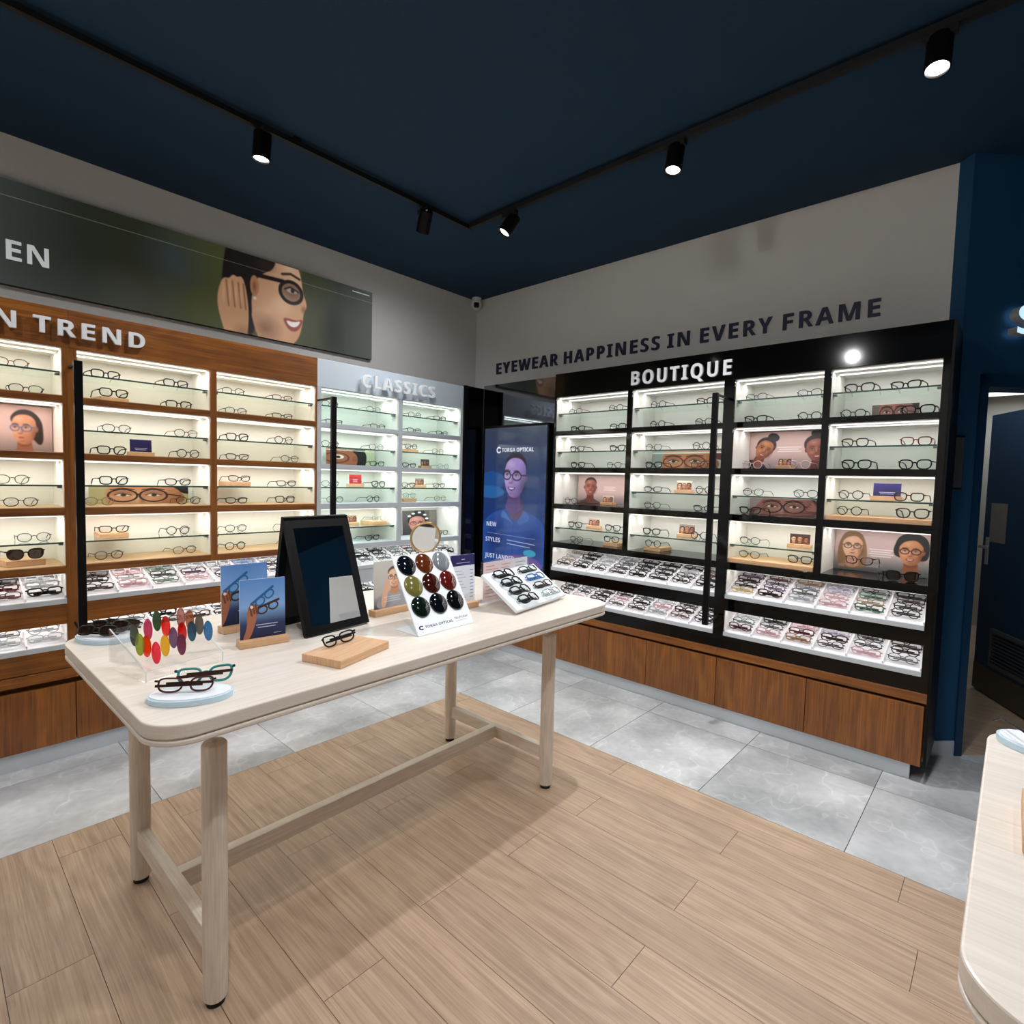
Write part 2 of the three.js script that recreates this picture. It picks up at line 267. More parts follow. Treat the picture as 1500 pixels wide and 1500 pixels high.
{
  // the navy return, the slanting wall with the door opening and its continuation
  const g = thing('wall_door', 'navy wall standing at a slant with an open doorway', 'wall', DW.c.clone(), Math.PI / 4, null, 'structure');   // local x runs along the wall
  const back = -0.14;
  part('wall_panel', bx(0.0005, 0.135, 0, HC, -0.13, 0), M.navy, g);
  part('wall_panel', bx(0.135, 1.08, 2.1, HC, back, 0), M.navy, g);
  part('wall_panel', bx(1.08, 1.5, 0, HC, back, 0), M.navy, g);
  part('return_panel', bx(0, 0.02, 0, HC, -0.13, -0.0005), M.navy, g);
  const bb = thing('baseboard_corner', 'low grey skirting round the foot of the navy corner', 'skirting', DW.c.clone(), Math.PI / 4, null, 'structure');
  part('skirting_board', bx(-0.001, 0.118, 0, 0.083, 0.0005, 0.006), M.alu, bb);
  part('skirting_board', bx(-0.007, -0.001, 0, 0.083, -0.085, 0.006), M.alu, bb);
  const tr = thing('trim_1', 'dark navy frame around the open doorway', 'door frame', DW.c.clone(), Math.PI / 4, null, 'structure');
  part('jamb', bx(0.118, 0.16, 0, 2.1, back - 0.01, 0.012), M.doorNavy, tr); part('jamb', bx(1.04, 1.085, 0, 2.1, back - 0.01, 0.012), M.doorNavy, tr);
  part('head', bx(0.118, 1.085, 2.035, 2.1, back - 0.01, 0.012), M.doorNavy, tr);
  const e = DW.c.clone().addScaledVector(DW.dir, 1.5);
  const far = wallS('wall_slant', bx(0, 2.7, 0, HC, -0.14, 0), M.navy, 'navy wall beyond the doorway'); far.position.copy(e); far.rotation.y = -Math.PI / 4;
}
{
  // back room seen through the doorway
  wallS('wall_room', bx(3.6, 3.74, 0, 2.5, -4.0, -0.15), M.beige, 'beige side wall of the room behind the door');
  wallS('wall_room_end', bx(3.6, RX, 0, 2.5, -4.12, -4.0), M.beige, 'beige end wall of the room behind the door');
  wallS('wall_room_side', bx(RX, RX + 0.12, 0, 2.5, -4.12, -1.2), M.beige, 'beige far side of the room behind the door');
  single('ceiling_room', bx(3.6, RX, 2.5, 2.6, -4.1, -1.0), M.wall, 'white ceiling of the room behind the door', 'ceiling', null, 'structure');
  const lob = new THREE.ExtrudeGeometry(new THREE.Shape([[3.6, 1.0], [4.68, 1.0], [3.88, 0.2], [3.6, 0.2]].map(([x, z]) => new THREE.Vector2(x, z))), { depth: 0.1, bevelEnabled: false }); lob.rotateX(-Math.PI / 2); lob.translate(0, 2.5, 0); lob.clearGroups();
  single('ceiling_lobby', lob, M.wall, 'white ceiling just inside the doorway', 'ceiling', null, 'structure');
  const t = thing('ceiling_light', 'bright fluorescent ceiling light in the room behind the door', 'light', V(4.3, 2.49, -3.55));
  part('housing', bx(-0.6, 0.6, -0.03, 0.008, -0.15, 0.15), M.whitePlastic, t);
  part('diffuser', bx(-0.57, 0.57, -0.036, -0.03, -0.12, 0.12), std({ color: 0xffffff, emissive: 0xeaf6ff, emissiveIntensity: 1.3 }), t);
  const l = new THREE.RectAreaLight(0xeaf6ff, 9, 1.1, 0.22); l.position.set(4.3, 2.44, -3.55); l.rotation.x = -Math.PI / 2; scene.add(l);
  const t2 = t.clone(); t2.name = numbered('ceiling_light'); t2.position.set(4.02, 2.49, -1.0); t2.rotation.y = H90; scene.add(t2); t2.userData = { label: 'unseen ceiling light just inside the doorway, lighting the open door', category: 'light' };  // out of view, placed to light the open door leaf
  const l2 = l.clone(); l2.position.set(4.02, 2.44, -1.0); l2.rotation.set(-Math.PI / 2, 0, Math.PI / 2); l2.intensity = 5; scene.add(l2);
}
{
  // the open door leaf
  const a = onY(1424, 1004, 0.012), b = onY(1500, 1052, 0.012), turn = Math.atan2(-(b.z - a.z), b.x - a.x);
  const d = thing('door_1', 'open navy door with louvred vent, lever handle and metal kick plate', 'door', V(a.x, 0.012, a.z), turn, null, 'structure');
  part('door_leaf', bx(0, 0.86, 0, 2.02, -0.04, 0, 1), M.doorNavy, d);
  part('kick_plate', bx(0.0, 0.86, 0.0, 0.19, 0, 0.004), M.kickBrown, d);
  const v = part('vent_frame', merge([bx(0.2, 0.68, 0.22, 0.245, 0, 0.016), bx(0.2, 0.68, 0.465, 0.49, 0, 0.016), bx(0.2, 0.225, 0.245, 0.465, 0, 0.016), bx(0.655, 0.68, 0.245, 0.465, 0, 0.016)]), M.aluDark, d);
  for (let i = 0; i < 9; i++) { const s = bx(-0.215, 0.215, -0.012, 0.012, -0.002, 0.002); s.rotateX(0.7); s.translate(0.44, 0.257 + i * 0.0245, 0.006); part('louvre', s, M.aluDark, v); }
  const h = part('handle_plate', bx(0.045, 0.085, 0.93, 1.13, 0, 0.008, 1, 0.003), M.steel, d);
  part('lever', merge([cyl(0.009, 0.009, 0.045, 0, 0, 0, 10).rotateX(Math.PI / 2).translate(0.065, 1.06, 0.008), bx(0.055, 0.17, 1.05, 1.07, 0.045, 0.058, 0, 0.005)]), M.steel, h);
  part('notice', bx(0.075, 0.26, 1.1, 1.38, 0, 0.002), std({ color: 0x8d8880, roughness: 0.6 }), d, 'plain grey notice sheet');
  part('closer_arm', bx(0.4, 0.42, 2.02, 2.12, -0.03, -0.01), M.blackMatt, d);
}
{
  // lit S of the sign on the navy wall
  const p = V(3.821, 0, 0.066).addScaledVector(DW.dir, 0.4);
  const a = onPlane(1472, 470, DW.c, V(Math.SQRT1_2, 0, Math.SQRT1_2)); a.y = 2.3;
  const face = std({ color: 0xdff4ff, emissive: 0xbfeaff, emissiveIntensity: 0.95 });
  const n = V(Math.SQRT1_2, 0, Math.SQRT1_2);
  const s = lettering('lit_sign_letter', 'S', 'thick letter S with glowing pale blue face on navy wall', a.clone().addScaledVector(n, 0.02), Math.PI / 4, 0.12, 0.15, 0.055, face, M.greyLam, 'sign');
  // flat plate on the navy wall
  const w = onPlane(1402, 660, DW.c, n), t = thing('wall_plate', 'slim grey framed panel on the navy wall above the skirting', 'panel', V(w.x, 1.48, w.z), Math.PI / 4);
  part('frame', bx(-0.03, 0.03, 0, 0.29, 0.002, 0.014, 1, 0.003), M.blackSatin, t); part('face', bx(-0.024, 0.024, 0.01, 0.28, 0.014, 0.017), std({ color: 0x4a4f54, roughness: 0.5 }), t);
}
{
  // security camera in the corner under the ceiling
  const t = thing('security_camera', 'small white security camera in the corner under the ceiling', 'camera', V(0.075, HC - 0.002, 0.075), Math.PI / 4);
  part('mount', cyl(0.045, 0.045, 0.02, 0, -0.02, 0), M.whitePlastic, t);
  const sh = new THREE.SphereGeometry(0.05, 20, 14); sh.scale(1, 1.15, 1); sh.translate(0, -0.06, 0); part('shell', sh, M.whitePlastic, t);
  part('lens_hood', bx(-0.026, 0.026, -0.105, -0.052, 0.03, 0.056, 0, 0.012), M.blackMatt, t);
  part('lens', cyl(0.012, 0.012, 0.006, 0, 0, 0, 14).rotateX(Math.PI / 2).translate(0, -0.08, 0.056), M.lensDark, t);
}

// ---------------------------------------------------------------- track lights
const TY = HC - 0.045;
function rail(x0, x1, z0, z1, label) { const t = thing('lighting_track', label, 'track', V(x0, TY, z0)); const g = bx(x0 + 0.003, x1 - 0.003, TY, TY + 0.028, z0, z1); g.translate(-x0, -TY, -z0); part('rail', g, M.blackMatt, t); for (const [u, w] of [[0.25, 0.25], [0.75, 0.75]]) part('ceiling_clip', bx((x1 - x0) * u - 0.02, (x1 - x0) * u + 0.02, 0.028, 0.0445, (z1 - z0) * w - 0.02, (z1 - z0) * w + 0.02), M.blackMatt, t); }
rail(1.155, 1.19, 1.19, 6.2, 'black lighting track along the wooden cabinet side of the ceiling');
rail(1.19, 5.2, 1.19, 1.225, 'black lighting track along the boutique side of the ceiling');
rail(2.48, 2.515, 2.95, 5.6, 'unseen black lighting track over the oak table');  // out of view, carries the lamps above and behind the oak table
rail(3.68, 3.715, 2.6, 6.2, 'unseen black lighting track over the second table');  // out of view, carries table lamps and the fill lamps behind
function trackLamp(x, z, target, label, { power = 6, angle = 0.62, face = M.lampFace, blend = 0.75, color = NEUTRAL } = {}) {
  const pivot = V(x, TY - 0.075, z), dir = target.clone().sub(pivot).normalize();
  const t = thing('track_spotlight', label, 'spotlight', V(x, TY, z));
  part('adapter', bx(-0.055, 0.055, -0.026, -0.0005, -0.017, 0.017), M.blackMatt, t);
  part('stem', cyl(0.009, 0.009, 0.04, 0, -0.064, 0, 10), M.blackMatt, t);
  const h = new THREE.Group(); h.name = 'lamp_head'; t.add(h); h.position.set(0, -0.075, 0); h.quaternion.setFromUnitVectors(V(0, -1, 0), dir);
  const pr = [[0.006, 0.06], [0.04, 0.06], [0.043, 0.056], [0.043, -0.072], [0.038, -0.072], [0.036, -0.06]].map(([a, b]) => new THREE.Vector2(a, b)).reverse();
  part('housing', new THREE.LatheGeometry(pr, 28), M.blackSatin, h);
  part('lamp_lens', cyl(0.036, 0.036, 0.004, 0, -0.062, 0), face, h);
  const l = new THREE.SpotLight(color, power, 0, angle, blend, 2); l.position.copy(pivot).addScaledVector(dir, 0.085); l.target.position.copy(target); l.castShadow = true; l.shadow.radius = 1.6; l.shadow.mapSize.set(1024, 1024);
  scene.add(l, l.target);
}
const lampAt = (px, py) => onY(px, py, TY - 0.075);
const at = (px, py) => { const p = lampAt(px, py); return [p.x, p.z]; };
trackLamp(1.172, at(385, 212)[1], V(1.05, 0, 2.8), 'black spotlight shining over the oak table, by the banner', { power: 2.5, angle: 1.28, blend: 0.55 });
trackLamp(at(1378, 92)[0], 1.207, V(3.75, 0, 1.9), 'black spotlight shining down over the navy wall end of the boutique track', { power: 6, angle: 1.1 });
trackLamp(1.172, at(618, 325)[1], V(0.3, 1.9, 1.25), 'black spotlight turned to the white cabinet', { power: 2.6, angle: 1.0 });
trackLamp(at(750, 330)[0], 1.207, V(0.8, 1.0, 2.3), 'black spotlight beside the track corner with pale lens', { power: 3.2, angle: 0.85, face: M.lampFaceDim });
trackLamp(at(997, 240)[0], 1.207, V(2.66, 0, 1.9), 'black spotlight hanging straight down before the boutique', { power: 11, angle: 1.15, face: M.lampFaceDim });
trackLamp(1.172, 4.1, V(0.95, 0.3, 3.85), 'black spotlight over the wooden cabinets outside the picture', { power: 2.4, angle: 1.25, blend: 0.55 });  // out of view, placed to light the outer wooden cabinets
trackLamp(2.497, 3.2, V(2.4, 0.8, 2.6), 'unseen black spotlight straight above the oak table', { power: 1.4, angle: 0.95 });  // out of view, lights the table top from overhead
trackLamp(3.697, 4.7, V(2.2, 1.7, 7.0), 'added fill spotlight behind the second table turned to the wall behind', { power: 16, angle: 1.0 });  // added fill: brightens the wall behind the camera for soft bounce
trackLamp(3.697, 2.9, V(2.6, 0.5, 2.4), 'unseen black spotlight above the second table turned to the oak table', { power: 3.4, angle: 1.0 });  // out of view, lights the oak table from the front
trackLamp(3.697, 3.8, V(3.3, 0, 2.9), 'unseen black spotlight above the planks between the tables', { power: 6, angle: 1.0 });  // out of view, lights the planks and the near table leg
trackLamp(2.497, 5.1, V(2.95, 1.6, 0.4), 'unseen black spotlight behind the table turned to the boutique', { power: 4, angle: 0.6 });  // out of view, placed for the highlight on the boutique header
trackLamp(3.697, 5.6, V(5.4, 1.7, 7.0), 'added fill spotlight far behind the tables turned to the wall behind', { power: 16, angle: 1.0 });  // added fill, bounced off the wall behind into the room
trackLamp(1.172, 5.6, V(0.6, 1.7, 7.0), 'added fill spotlight at the far end of the wooden cabinet track', { power: 11, angle: 1.0 });  // added fill aimed at the wall behind, lifts the upper walls by bounce
trackLamp(4.9, 1.207, V(4.7, 0.6, 2.6), 'unseen black spotlight at the far end of the boutique track', { power: 4, angle: 0.9 });  // out of view, lights the second table and the floor near it

// ---------------------------------------------------------------- display cabinets (local x along the wall, z out into the shop)
function ledStrip(t, x0, x1, y, z, color, power = LED) {
  part('light_strip', bx(x0, x1, y - 0.006, y, z - 0.006, z + 0.006), M.led, t);
  const l = new THREE.RectAreaLight(color, power, x1 - x0 - 0.01, 0.012); l.position.set((x0 + x1) / 2, y - 0.008, z); l.rotation.x = -Math.PI / 2; t.add(l);
}
const TRAYRISE = 0.115, TRAYDEPTH = 0.31;
function cabinet(o) {
  const t = thing('display_cabinet', o.label, 'cabinet', o.pos, o.turn), { W, F, B, bays, boards, mat } = o, [hb, ht] = o.header, foot = o.foot;
  const top = part('header', bx(0, W, hb, ht, F - 0.02, F, 0, 0.002), mat.header, t);
  part('header_box', bx(0.002, W - 0.002, hb + 0.004, ht - 0.004, B, F - 0.02), mat.carcass, top);
  part('back_panel', bx(0, W, foot, hb, B - 0.016, B), M.inner, t);
  // uprights: frame-coloured edge with white lining inside
  const posts = []; let x = 0; for (const [a, b] of bays) { if (a - x > 0.001) posts.push([x, a]); x = b; } if (W - x > 0.001) posts.push([x, W]);
  posts.forEach(([a, b], i) => {
    const inner = i && i < posts.length - 1, low = inner ? boards[3][1] : foot, p = part(inner ? 'divider' : 'side_panel', bx(a, b, low, hb, B, F, 1), mat.frame, t), l0 = inner ? low : o.trayTop[1] + 0.02;
    if (a > 0.001) part('lining', bx(a - 0.0015, a, l0, hb, B, F - 0.014), M.inner, p);
    if (b < W - 0.001) part('lining', bx(b, b + 0.0015, l0, hb, B, F - 0.014), M.inner, p);
  });
  bays.forEach(([a, b], k) => {
    const lights = (y) => { for (const dz of [0.05, 0.17]) ledStrip(t, a + 0.004, b - 0.004, y, F - dz, o.led, LED * (o.gain || 1)); };
    part('soffit', bx(a, b, hb - 0.003, hb, B, F - 0.014), M.inner, t); lights(hb - 0.003);
    boards.forEach(([yt, yb], c) => {
      const s = part('shelf_board', bx(a, b, yb, yt, B, F, 0, 0.0015), mat.frame, t);
      part('lining', bx(a + 0.002, b - 0.002, yb - 0.003, yb, B, F - 0.014), M.inner, s);
      if (mat.shelfTop) part('shelf_top', bx(a + 0.002, b - 0.002, yt, yt + 0.003, B, F - 0.004, 0), mat.shelfTop, s);
      if (c < 3) lights(yb - 0.003);
    });
    o.glass.forEach((y, c) => {
      if ((o.open || []).includes(`${k},${c}`)) return;
      const g = part('glass_shelf', bx(a + 0.004, b - 0.004, y - 0.008, y, B + 0.004, F - 0.034), M.glass, t);
      part('glass_edge', bx(a + 0.004, b - 0.004, y - 0.008, y, F - 0.034, F - 0.031), M.glassEdge, g);
      for (const xx of [a + 0.012, b - 0.012]) part('shelf_pin', bx(xx - 0.008, xx + 0.008, y - 0.017, y - 0.0085, F - 0.07, F - 0.04), M.aluDark, g);
    });
  });
  // the two sloping trays run through the whole unit
  const a = bays[0][0], b = bays[bays.length - 1][1], cols = o.cols, cw = (b - a) / cols;
  o.trayTop.forEach((y, k) => {
    const yTop = k ? o.fascia[0][0] : boards[3][1];
    for (const dz of [0.04, 0.16]) ledStrip(t, a + 0.004, b - 0.004, yTop - 0.001, F - dz, o.led, LED * 0.36 * (o.gain || 1));
    const slope = Math.atan2(TRAYRISE, TRAYDEPTH), len = Math.hypot(TRAYRISE, TRAYDEPTH);
    const bed = bx(a, b, -0.012, 0, -len, 0); bed.rotateX(slope); bed.translate(0, y - 0.004, F - 0.012);
    const tr = part('tray', bed, M.trayWhite, t);
    part('tray_lip', bx(a, b, y - 0.024, y + 0.002, F - 0.014, F + 0.004, 0, 0.002), M.alu, tr, 'grey metal lip');
    for (let i = 0; i <= cols; i++) { const g = bx(-0.003, 0.003, 0, 0.022, -len, 0); g.rotateX(slope); g.translate(Math.min(b - 0.004, Math.max(a + 0.004, a + i * cw)), y - 0.004, F - 0.012); part('tray_divider', g, M.trayWhite, tr); }
  });
  o.fascia.forEach(([y0, y1, m]) => part('fascia', bx(o.fasciaX?.[0] ?? 0, W, y0, y1, F - 0.02, F - 0.001, 0, 0.0015), m || mat.fascia, t));
  // base with drawers and recessed plinth
  part('base_carcass', bx(0, W, 0.09, foot, B - 0.016, F - 0.07), M.cab, t);
  part('base_rail', bx(0, W, o.rail[0], o.rail[1], F - 0.02, F + 0.002, 0, 0.002), M.cab, t);
  for (let i = 0; i < o.drawers.length - 1; i++) part('drawer', bx(o.drawers[i] + 0.0015, o.drawers[i + 1] - 0.0015, o.drawer[0], o.drawer[1], F - 0.02, F, 1, 0.002), M.cab, t);
  part('plinth', bx(0, o.plinth ?? W, 0, 0.09, F - 0.05, F - 0.03), M.alu, t, 'grey metal plinth');
  return t;
}
const LB = [[1.825, 1.793], [1.546, 1.515], [1.275, 1.238], [0.985, 0.948]], LG = [1.946, 1.668, 1.388, 1.102];
const RB = [[1.853, 1.82], [1.575, 1.539], [1.297, 1.258], [1.0, 0.956]], RG = [1.988, 1.698, 1.411, 1.112];
const woodMat = { frame: M.cab, header: M.cab, fascia: M.cab, carcass: M.cab, shelfTop: M.shelfWood };
const greyMat = { frame: M.greyLam, header: M.whiteLam, fascia: M.greyLam, carcass: M.greyLam };
const blackMat = { frame: M.black, header: M.black, fascia: M.black, carcass: M.black };
const LF = 0.61, LBk = 0.30, RF = 0.50, RBk = 0.17;
const leftUnit = (z1, z0, x) => ({ pos: V(0, 0, z1), turn: H90, W: z1 - z0, F: LF, B: LBk, header: [2.06, 2.245], boards: LB, glass: LG, trayTop: [0.82, 0.592], fascia: [[0.694, 0.797], [0.47, 0.57]], rail: [0.415, 0.466], drawer: [0.092, 0.388], foot: 0.47, ...x });
const cA = cabinet(leftUnit(4.626, 3.327, { label: 'wooden display cabinet reaching out of the picture, with a sunglasses shelf', mat: woodMat, bays: [[0.03, 0.635], [0.666, 1.271]], open: ['1,1'], cols: 8, drawers: [0, 0.65, 1.299], led: WARM }));
const cB = cabinet(leftUnit(3.327, 2.024, { label: 'wooden display cabinet with brown header, beside the white cabinet', mat: woodMat, bays: [[0.03, 0.643], [0.677, 1.293]], cols: 8, drawers: [0, 0.66, 1.303], led: WARM }));
const cC = cabinet(leftUnit(2.024, 0.71, { label: 'white and grey display cabinet headed CLASSICS', mat: greyMat, bays: [[0.03, 0.657], [0.694, 1.289]], open: ['1,3'], cols: 8, drawers: [0, 0.657, 1.314], led: 0xf3fff8, gain: 0.95 }));
const rightUnit = (x0, x1, x) => ({ pos: V(x0, 0, 0), turn: 0, W: x1 - x0, F: RF, B: RBk, header: [2.11, 2.288], boards: RB, glass: RG, trayTop: [0.80, 0.567], fascia: [[0.70, 0.777], [0.462, 0.545]], rail: [0.412, 0.461], drawer: [0.087, 0.396], foot: 0.462, led: 0xfffdfa, gain: 0.85, mat: blackMat, ...x });
const c1 = cabinet(rightUnit(1.42, 2.762, { label: 'black boutique display cabinet between the screen and the black bar', bays: [[0.012, 0.64], [0.675, 1.31]], open: ['0,2'], cols: 8, drawers: [0, 0.389, 0.858, 1.342] }));
const c2 = cabinet(rightUnit(2.762, 3.815, { label: 'black boutique display cabinet ending at the navy wall', bays: [[0.033, 0.513], [0.548, 1.023]], open: ['0,1', '1,3'], cols: 6, drawers: [0, 0.511, 1.046], plinth: 1.0 }));

part('end_panel', bx(1.0535, 1.066, 0.086, 2.288, 0.1, RF, 1, 0.001), M.blackSatin, c2);
{
  // dark corner: black filler, smoked mirror panel, low cupboards
  const f = thing('corner_panel', 'tall glossy black panel between white cabinet and mirror panel', 'panel', V(LF, 0, 0.705), H90);
  part('panel', bx(0, 0.235, 0.46, 2.255, -0.02, 0, 1, 0.002), M.black, f);
  part('edge_strip', bx(0.003, 0.035, 0.46, 2.255, 0, 0.012, 1, 0.002), M.blackSatin, f);
  const m = thing('mirror_panel', 'dark smoked mirror panel behind the screen', 'mirror', V(0.61, 0, 0.47));
  part('backing', bx(0, 0.81, 0.462, 2.28, -0.03, -0.004), M.blackMatt, m);
  part('smoked_mirror', bx(0, 0.81, 0.462, 2.28, -0.004, 0), M.smoked, m);
  const b = thing('low_cupboard', 'low wooden drawers in the corner under the screen', 'cupboard', V(0.612, 0, 0));
  part('carcass', bx(0, 0.807, 0.09, 0.46, 0.1, RF - 0.07), M.cab, b);
  part('base_rail', bx(0, 0.807, 0.412, 0.461, RF - 0.02, RF + 0.002, 0, 0.002), M.cab, b);
  for (const [a, c] of [[0.0, 0.34], [0.34, 0.807]]) part('drawer', bx(a + 0.0015, c - 0.0015, 0.087, 0.396, RF - 0.02, RF, 1, 0.002), M.cab, b);
  part('plinth', bx(0, 0.807, 0, 0.09, RF - 0.05, RF - 0.03), M.alu, b);
}
// tall stand-off bars on the posts
function bar(pos, turn, y0, y1, out, label) {
  const t = thing('stand_off_bar', label, 'bar', pos, turn, null);
  part('rail', bx(-0.017, 0.017, y0, y1, out - 0.012, out + 0.012, 1, 0.003), M.blackSatin, t);
  part('arm', bx(-0.006, 0.006, y1 - 0.014, y1 - 0.002, 0.001, out - 0.012), M.blackSatin, t);
  part('arm', tube([V(0, y0 + 0.03, out - 0.008), V(0, y0 + 0.012, out * 0.6), V(0, y0 + 0.02, out * 0.25), V(0, y0 + 0.03, 0.002)], 0.005, 12, 6), M.blackSatin, t);
}
bar(V(LF, 0, 3.325), H90, 0.665, 1.975, 0.19, 'tall black bar standing off the wooden cabinet post');
bar(V(LF, 0, 2.018), H90, 0.665, 1.975, 0.2, 'tall black bar standing off between wooden and white cabinets');
bar(V(2.762, 0, RF), 0, 0.64, 2.005, 0.2, 'tall black bar standing off the post of the boutique cabinets');

// ---------------------------------------------------------------- lettering, banner, screen
lettering('wall_lettering', 'EYEWEAR HAPPINESS IN EVERY FRAME', 'navy wall lettering EYEWEAR HAPPINESS IN EVERY FRAME', V(0.303, 2.487, 0.0006), 0, 3.13, 0.103, 0.012, M.letterNavy, null);
lettering('header_lettering', 'BOUTIQUE', 'white raised letters BOUTIQUE on black header', V(2.09, 2.139, RF + 0.002), 0, 0.685, 0.092, 0.014, M.letterWhite, null);
lettering('header_lettering', 'CLASSICS', 'white raised letters CLASSICS on white header', V(LF + 0.03, 2.098, 1.71), H90, 0.655, 0.088, 0.02, M.letterWhite, null);
lettering('header_lettering', 'N TREND', 'grey-white raised letters N TREND on brown wooden header', V(LF + 0.003, 2.112, 3.597), H90, 0.587, 0.077, 0.018, M.letterWhite, null);
{
  const w = 3.0, t = thing('wall_banner', 'long dark banner with a smiling woman in black glasses', 'banner', V(0, 2.445, 4.235), H90);
  part('panel', bx(0, w, 0, 0.548, 0.001, 0.036), M.blackSatin, t);
  const pic = print(2000, 366, (g, W, H) => {
    fillRect(g, W, H, [[0, '#3c4441'], [0.24, '#434b48'], [0.36, '#2e3329'], [0.46, '#2f3323'], [0.56, '#474b2e'], [0.7, '#565b36'], [0.8, '#43472f'], [0.9, '#3f433d'], [1, '#585d57']], true);
    const k = W / w, X = (z) => (4.235 - z) * k, Y = (y) => (2.993 - y) * H / 0.548;
    soft(g, 1020, 120, 160, 160, '60,75,95', 0.6); soft(g, 1240, 300, 260, 130, '104,110,62', 0.25);
    g.save(); g.translate(X(1.93) - 115, Y(2.81) - 4); g.scale(1.2, 1.2);
    blob(g, [[-150, -170], [-60, -235], [60, -235], [120, -190], [0, -90], [-40, 40], [-50, 230], [-170, 240], [-180, 60]], '#1d1716');
    const fg = g.createLinearGradient(-60, -60, 170, 120); fg.addColorStop(0, '#b98a68'); fg.addColorStop(0.5, '#deb18c'); fg.addColorStop(1, '#c4936e');
    blob(g, [[-40, -110], [20, -165], [100, -150], [138, -80], [146, -10], [168, 40], [150, 70], [146, 120], [128, 190], [70, 240], [-30, 240], [-70, 120], [-74, 0]], fg);
    soft(g, 90, -90, 60, 40, '255,235,210', 0.4); soft(g, 60, 70, 55, 45, '255,225,195', 0.35); soft(g, -10, 170, 80, 70, '60,25,10', 0.45);
    ell(g, -58, 12, 20, 44, '#b07a56'); soft(g, -56, 14, 12, 30, '60,25,10', 0.5); ell(g, -50, 62, 6, 6, '#e8ded2');
    blob(g, [[-100, -150], [40, -150], [26, -70], [-14, -46], [-44, -18], [-66, 60], [-60, 130], [-84, 250], [-170, 250], [-150, 60], [-112, -20]], '#1d1716'); soft(g, -10, -80, 50, 40, '70,50,42', 0.5); ell(g, -52, 14, 17, 40, '#b5805c'); soft(g, -52, 16, 10, 26, '60,25,10', 0.5);
    g.save(); g.translate(-4, 92); g.scale(0.92, 0.85);
    blob(g, [[-205, 10], [-186, -80], [-168, -96], [-156, -92], [-140, -118], [-122, -108], [-106, -120], [-90, -90], [-74, 20], [-78, 120], [-92, 210], [-150, 210], [-184, 110]], '#c99a74');
    for (const q of [-166, -142, -118, -98]) { line(g, [[q, -86], [q + 10, 26]], 'rgba(110,66,40,0.7)', 5); soft(g, q - 10, -30, 9, 60, '255,230,200', 0.3); }
    soft(g, -100, 150, 50, 70, '70,35,15', 0.4); g.restore();
    line(g, [[-36, -30], [62, -34]], '#15100f', 15);
    soft(g, 98, -4, 52, 42, '40,15,5', 0.45);
    blob(g, [[72, -4], [90, -16], [112, -16], [126, -4], [110, 5], [88, 5]], '#e9e0d6'); ell(g, 102, -6, 8, 9, '#2a1a12'); line(g, [[68, -5], [92, -19], [128, -6]], '#160c08', 5); line(g, [[58, -62], [94, -72], [132, -60]], 'rgba(40,24,16,0.85)', 9);
    g.strokeStyle = '#15100f'; g.lineWidth = 13; g.fillStyle = 'rgba(40,34,30,0.3)'; g.beginPath(); g.ellipse(96, 2, 46, 42, 0.12, 0, 7); g.fill(); g.stroke();
    soft(g, 150, 60, 16, 22, '90,45,25', 0.5);
    blob(g, [[58, 112], [84, 108], [120, 112], [148, 98], [140, 130], [118, 158], [86, 158]], '#96493f'); blob(g, [[70, 116], [110, 121], [140, 106], [122, 138], [92, 142]], '#f4ece4');
    g.restore();
    soft(g, X(1.6), Y(2.6), 90, 160, '30,32,30', 0.5);
  }, { blur: 2, after: (g, W, H) => {
    const k = W / w, X = (z) => (4.235 - z) * k, Y = (y) => (2.993 - y) * H / 0.548;
    line(g, [[0, Y(2.908)], [W, Y(2.908)]], 'rgba(190,200,190,0.45)', 2.5);
    g.fillStyle = '#e6ecec'; g.font = 'bold 96px sans-serif'; g.save(); g.translate(X(3.507), Y(2.578)); g.scale((0.205 * k) / (g.measureText('EN').width), 1); g.fillText('EN', 0, 0); g.restore();
    g.fillStyle = 'rgba(230,235,235,0.8)'; g.fillRect(X(1.42), Y(2.965), 0.16 * k, 5);
  } });
  pic.emissive = new THREE.Color(0xffffff); pic.emissiveMap = pic.map; pic.emissiveIntensity = 0.36;   // a backlit fabric lightbox
  const p = new THREE.PlaneGeometry(w, 0.548); p.translate(w / 2, 0.274, 0.0368); part('lit_print', p, pic, t);
  const l = new THREE.RectAreaLight(0xd8dcc0, 0.05, w, 0.548); l.position.set(w / 2, 0.274, 0.04); l.rotation.y = Math.PI; t.add(l);
}
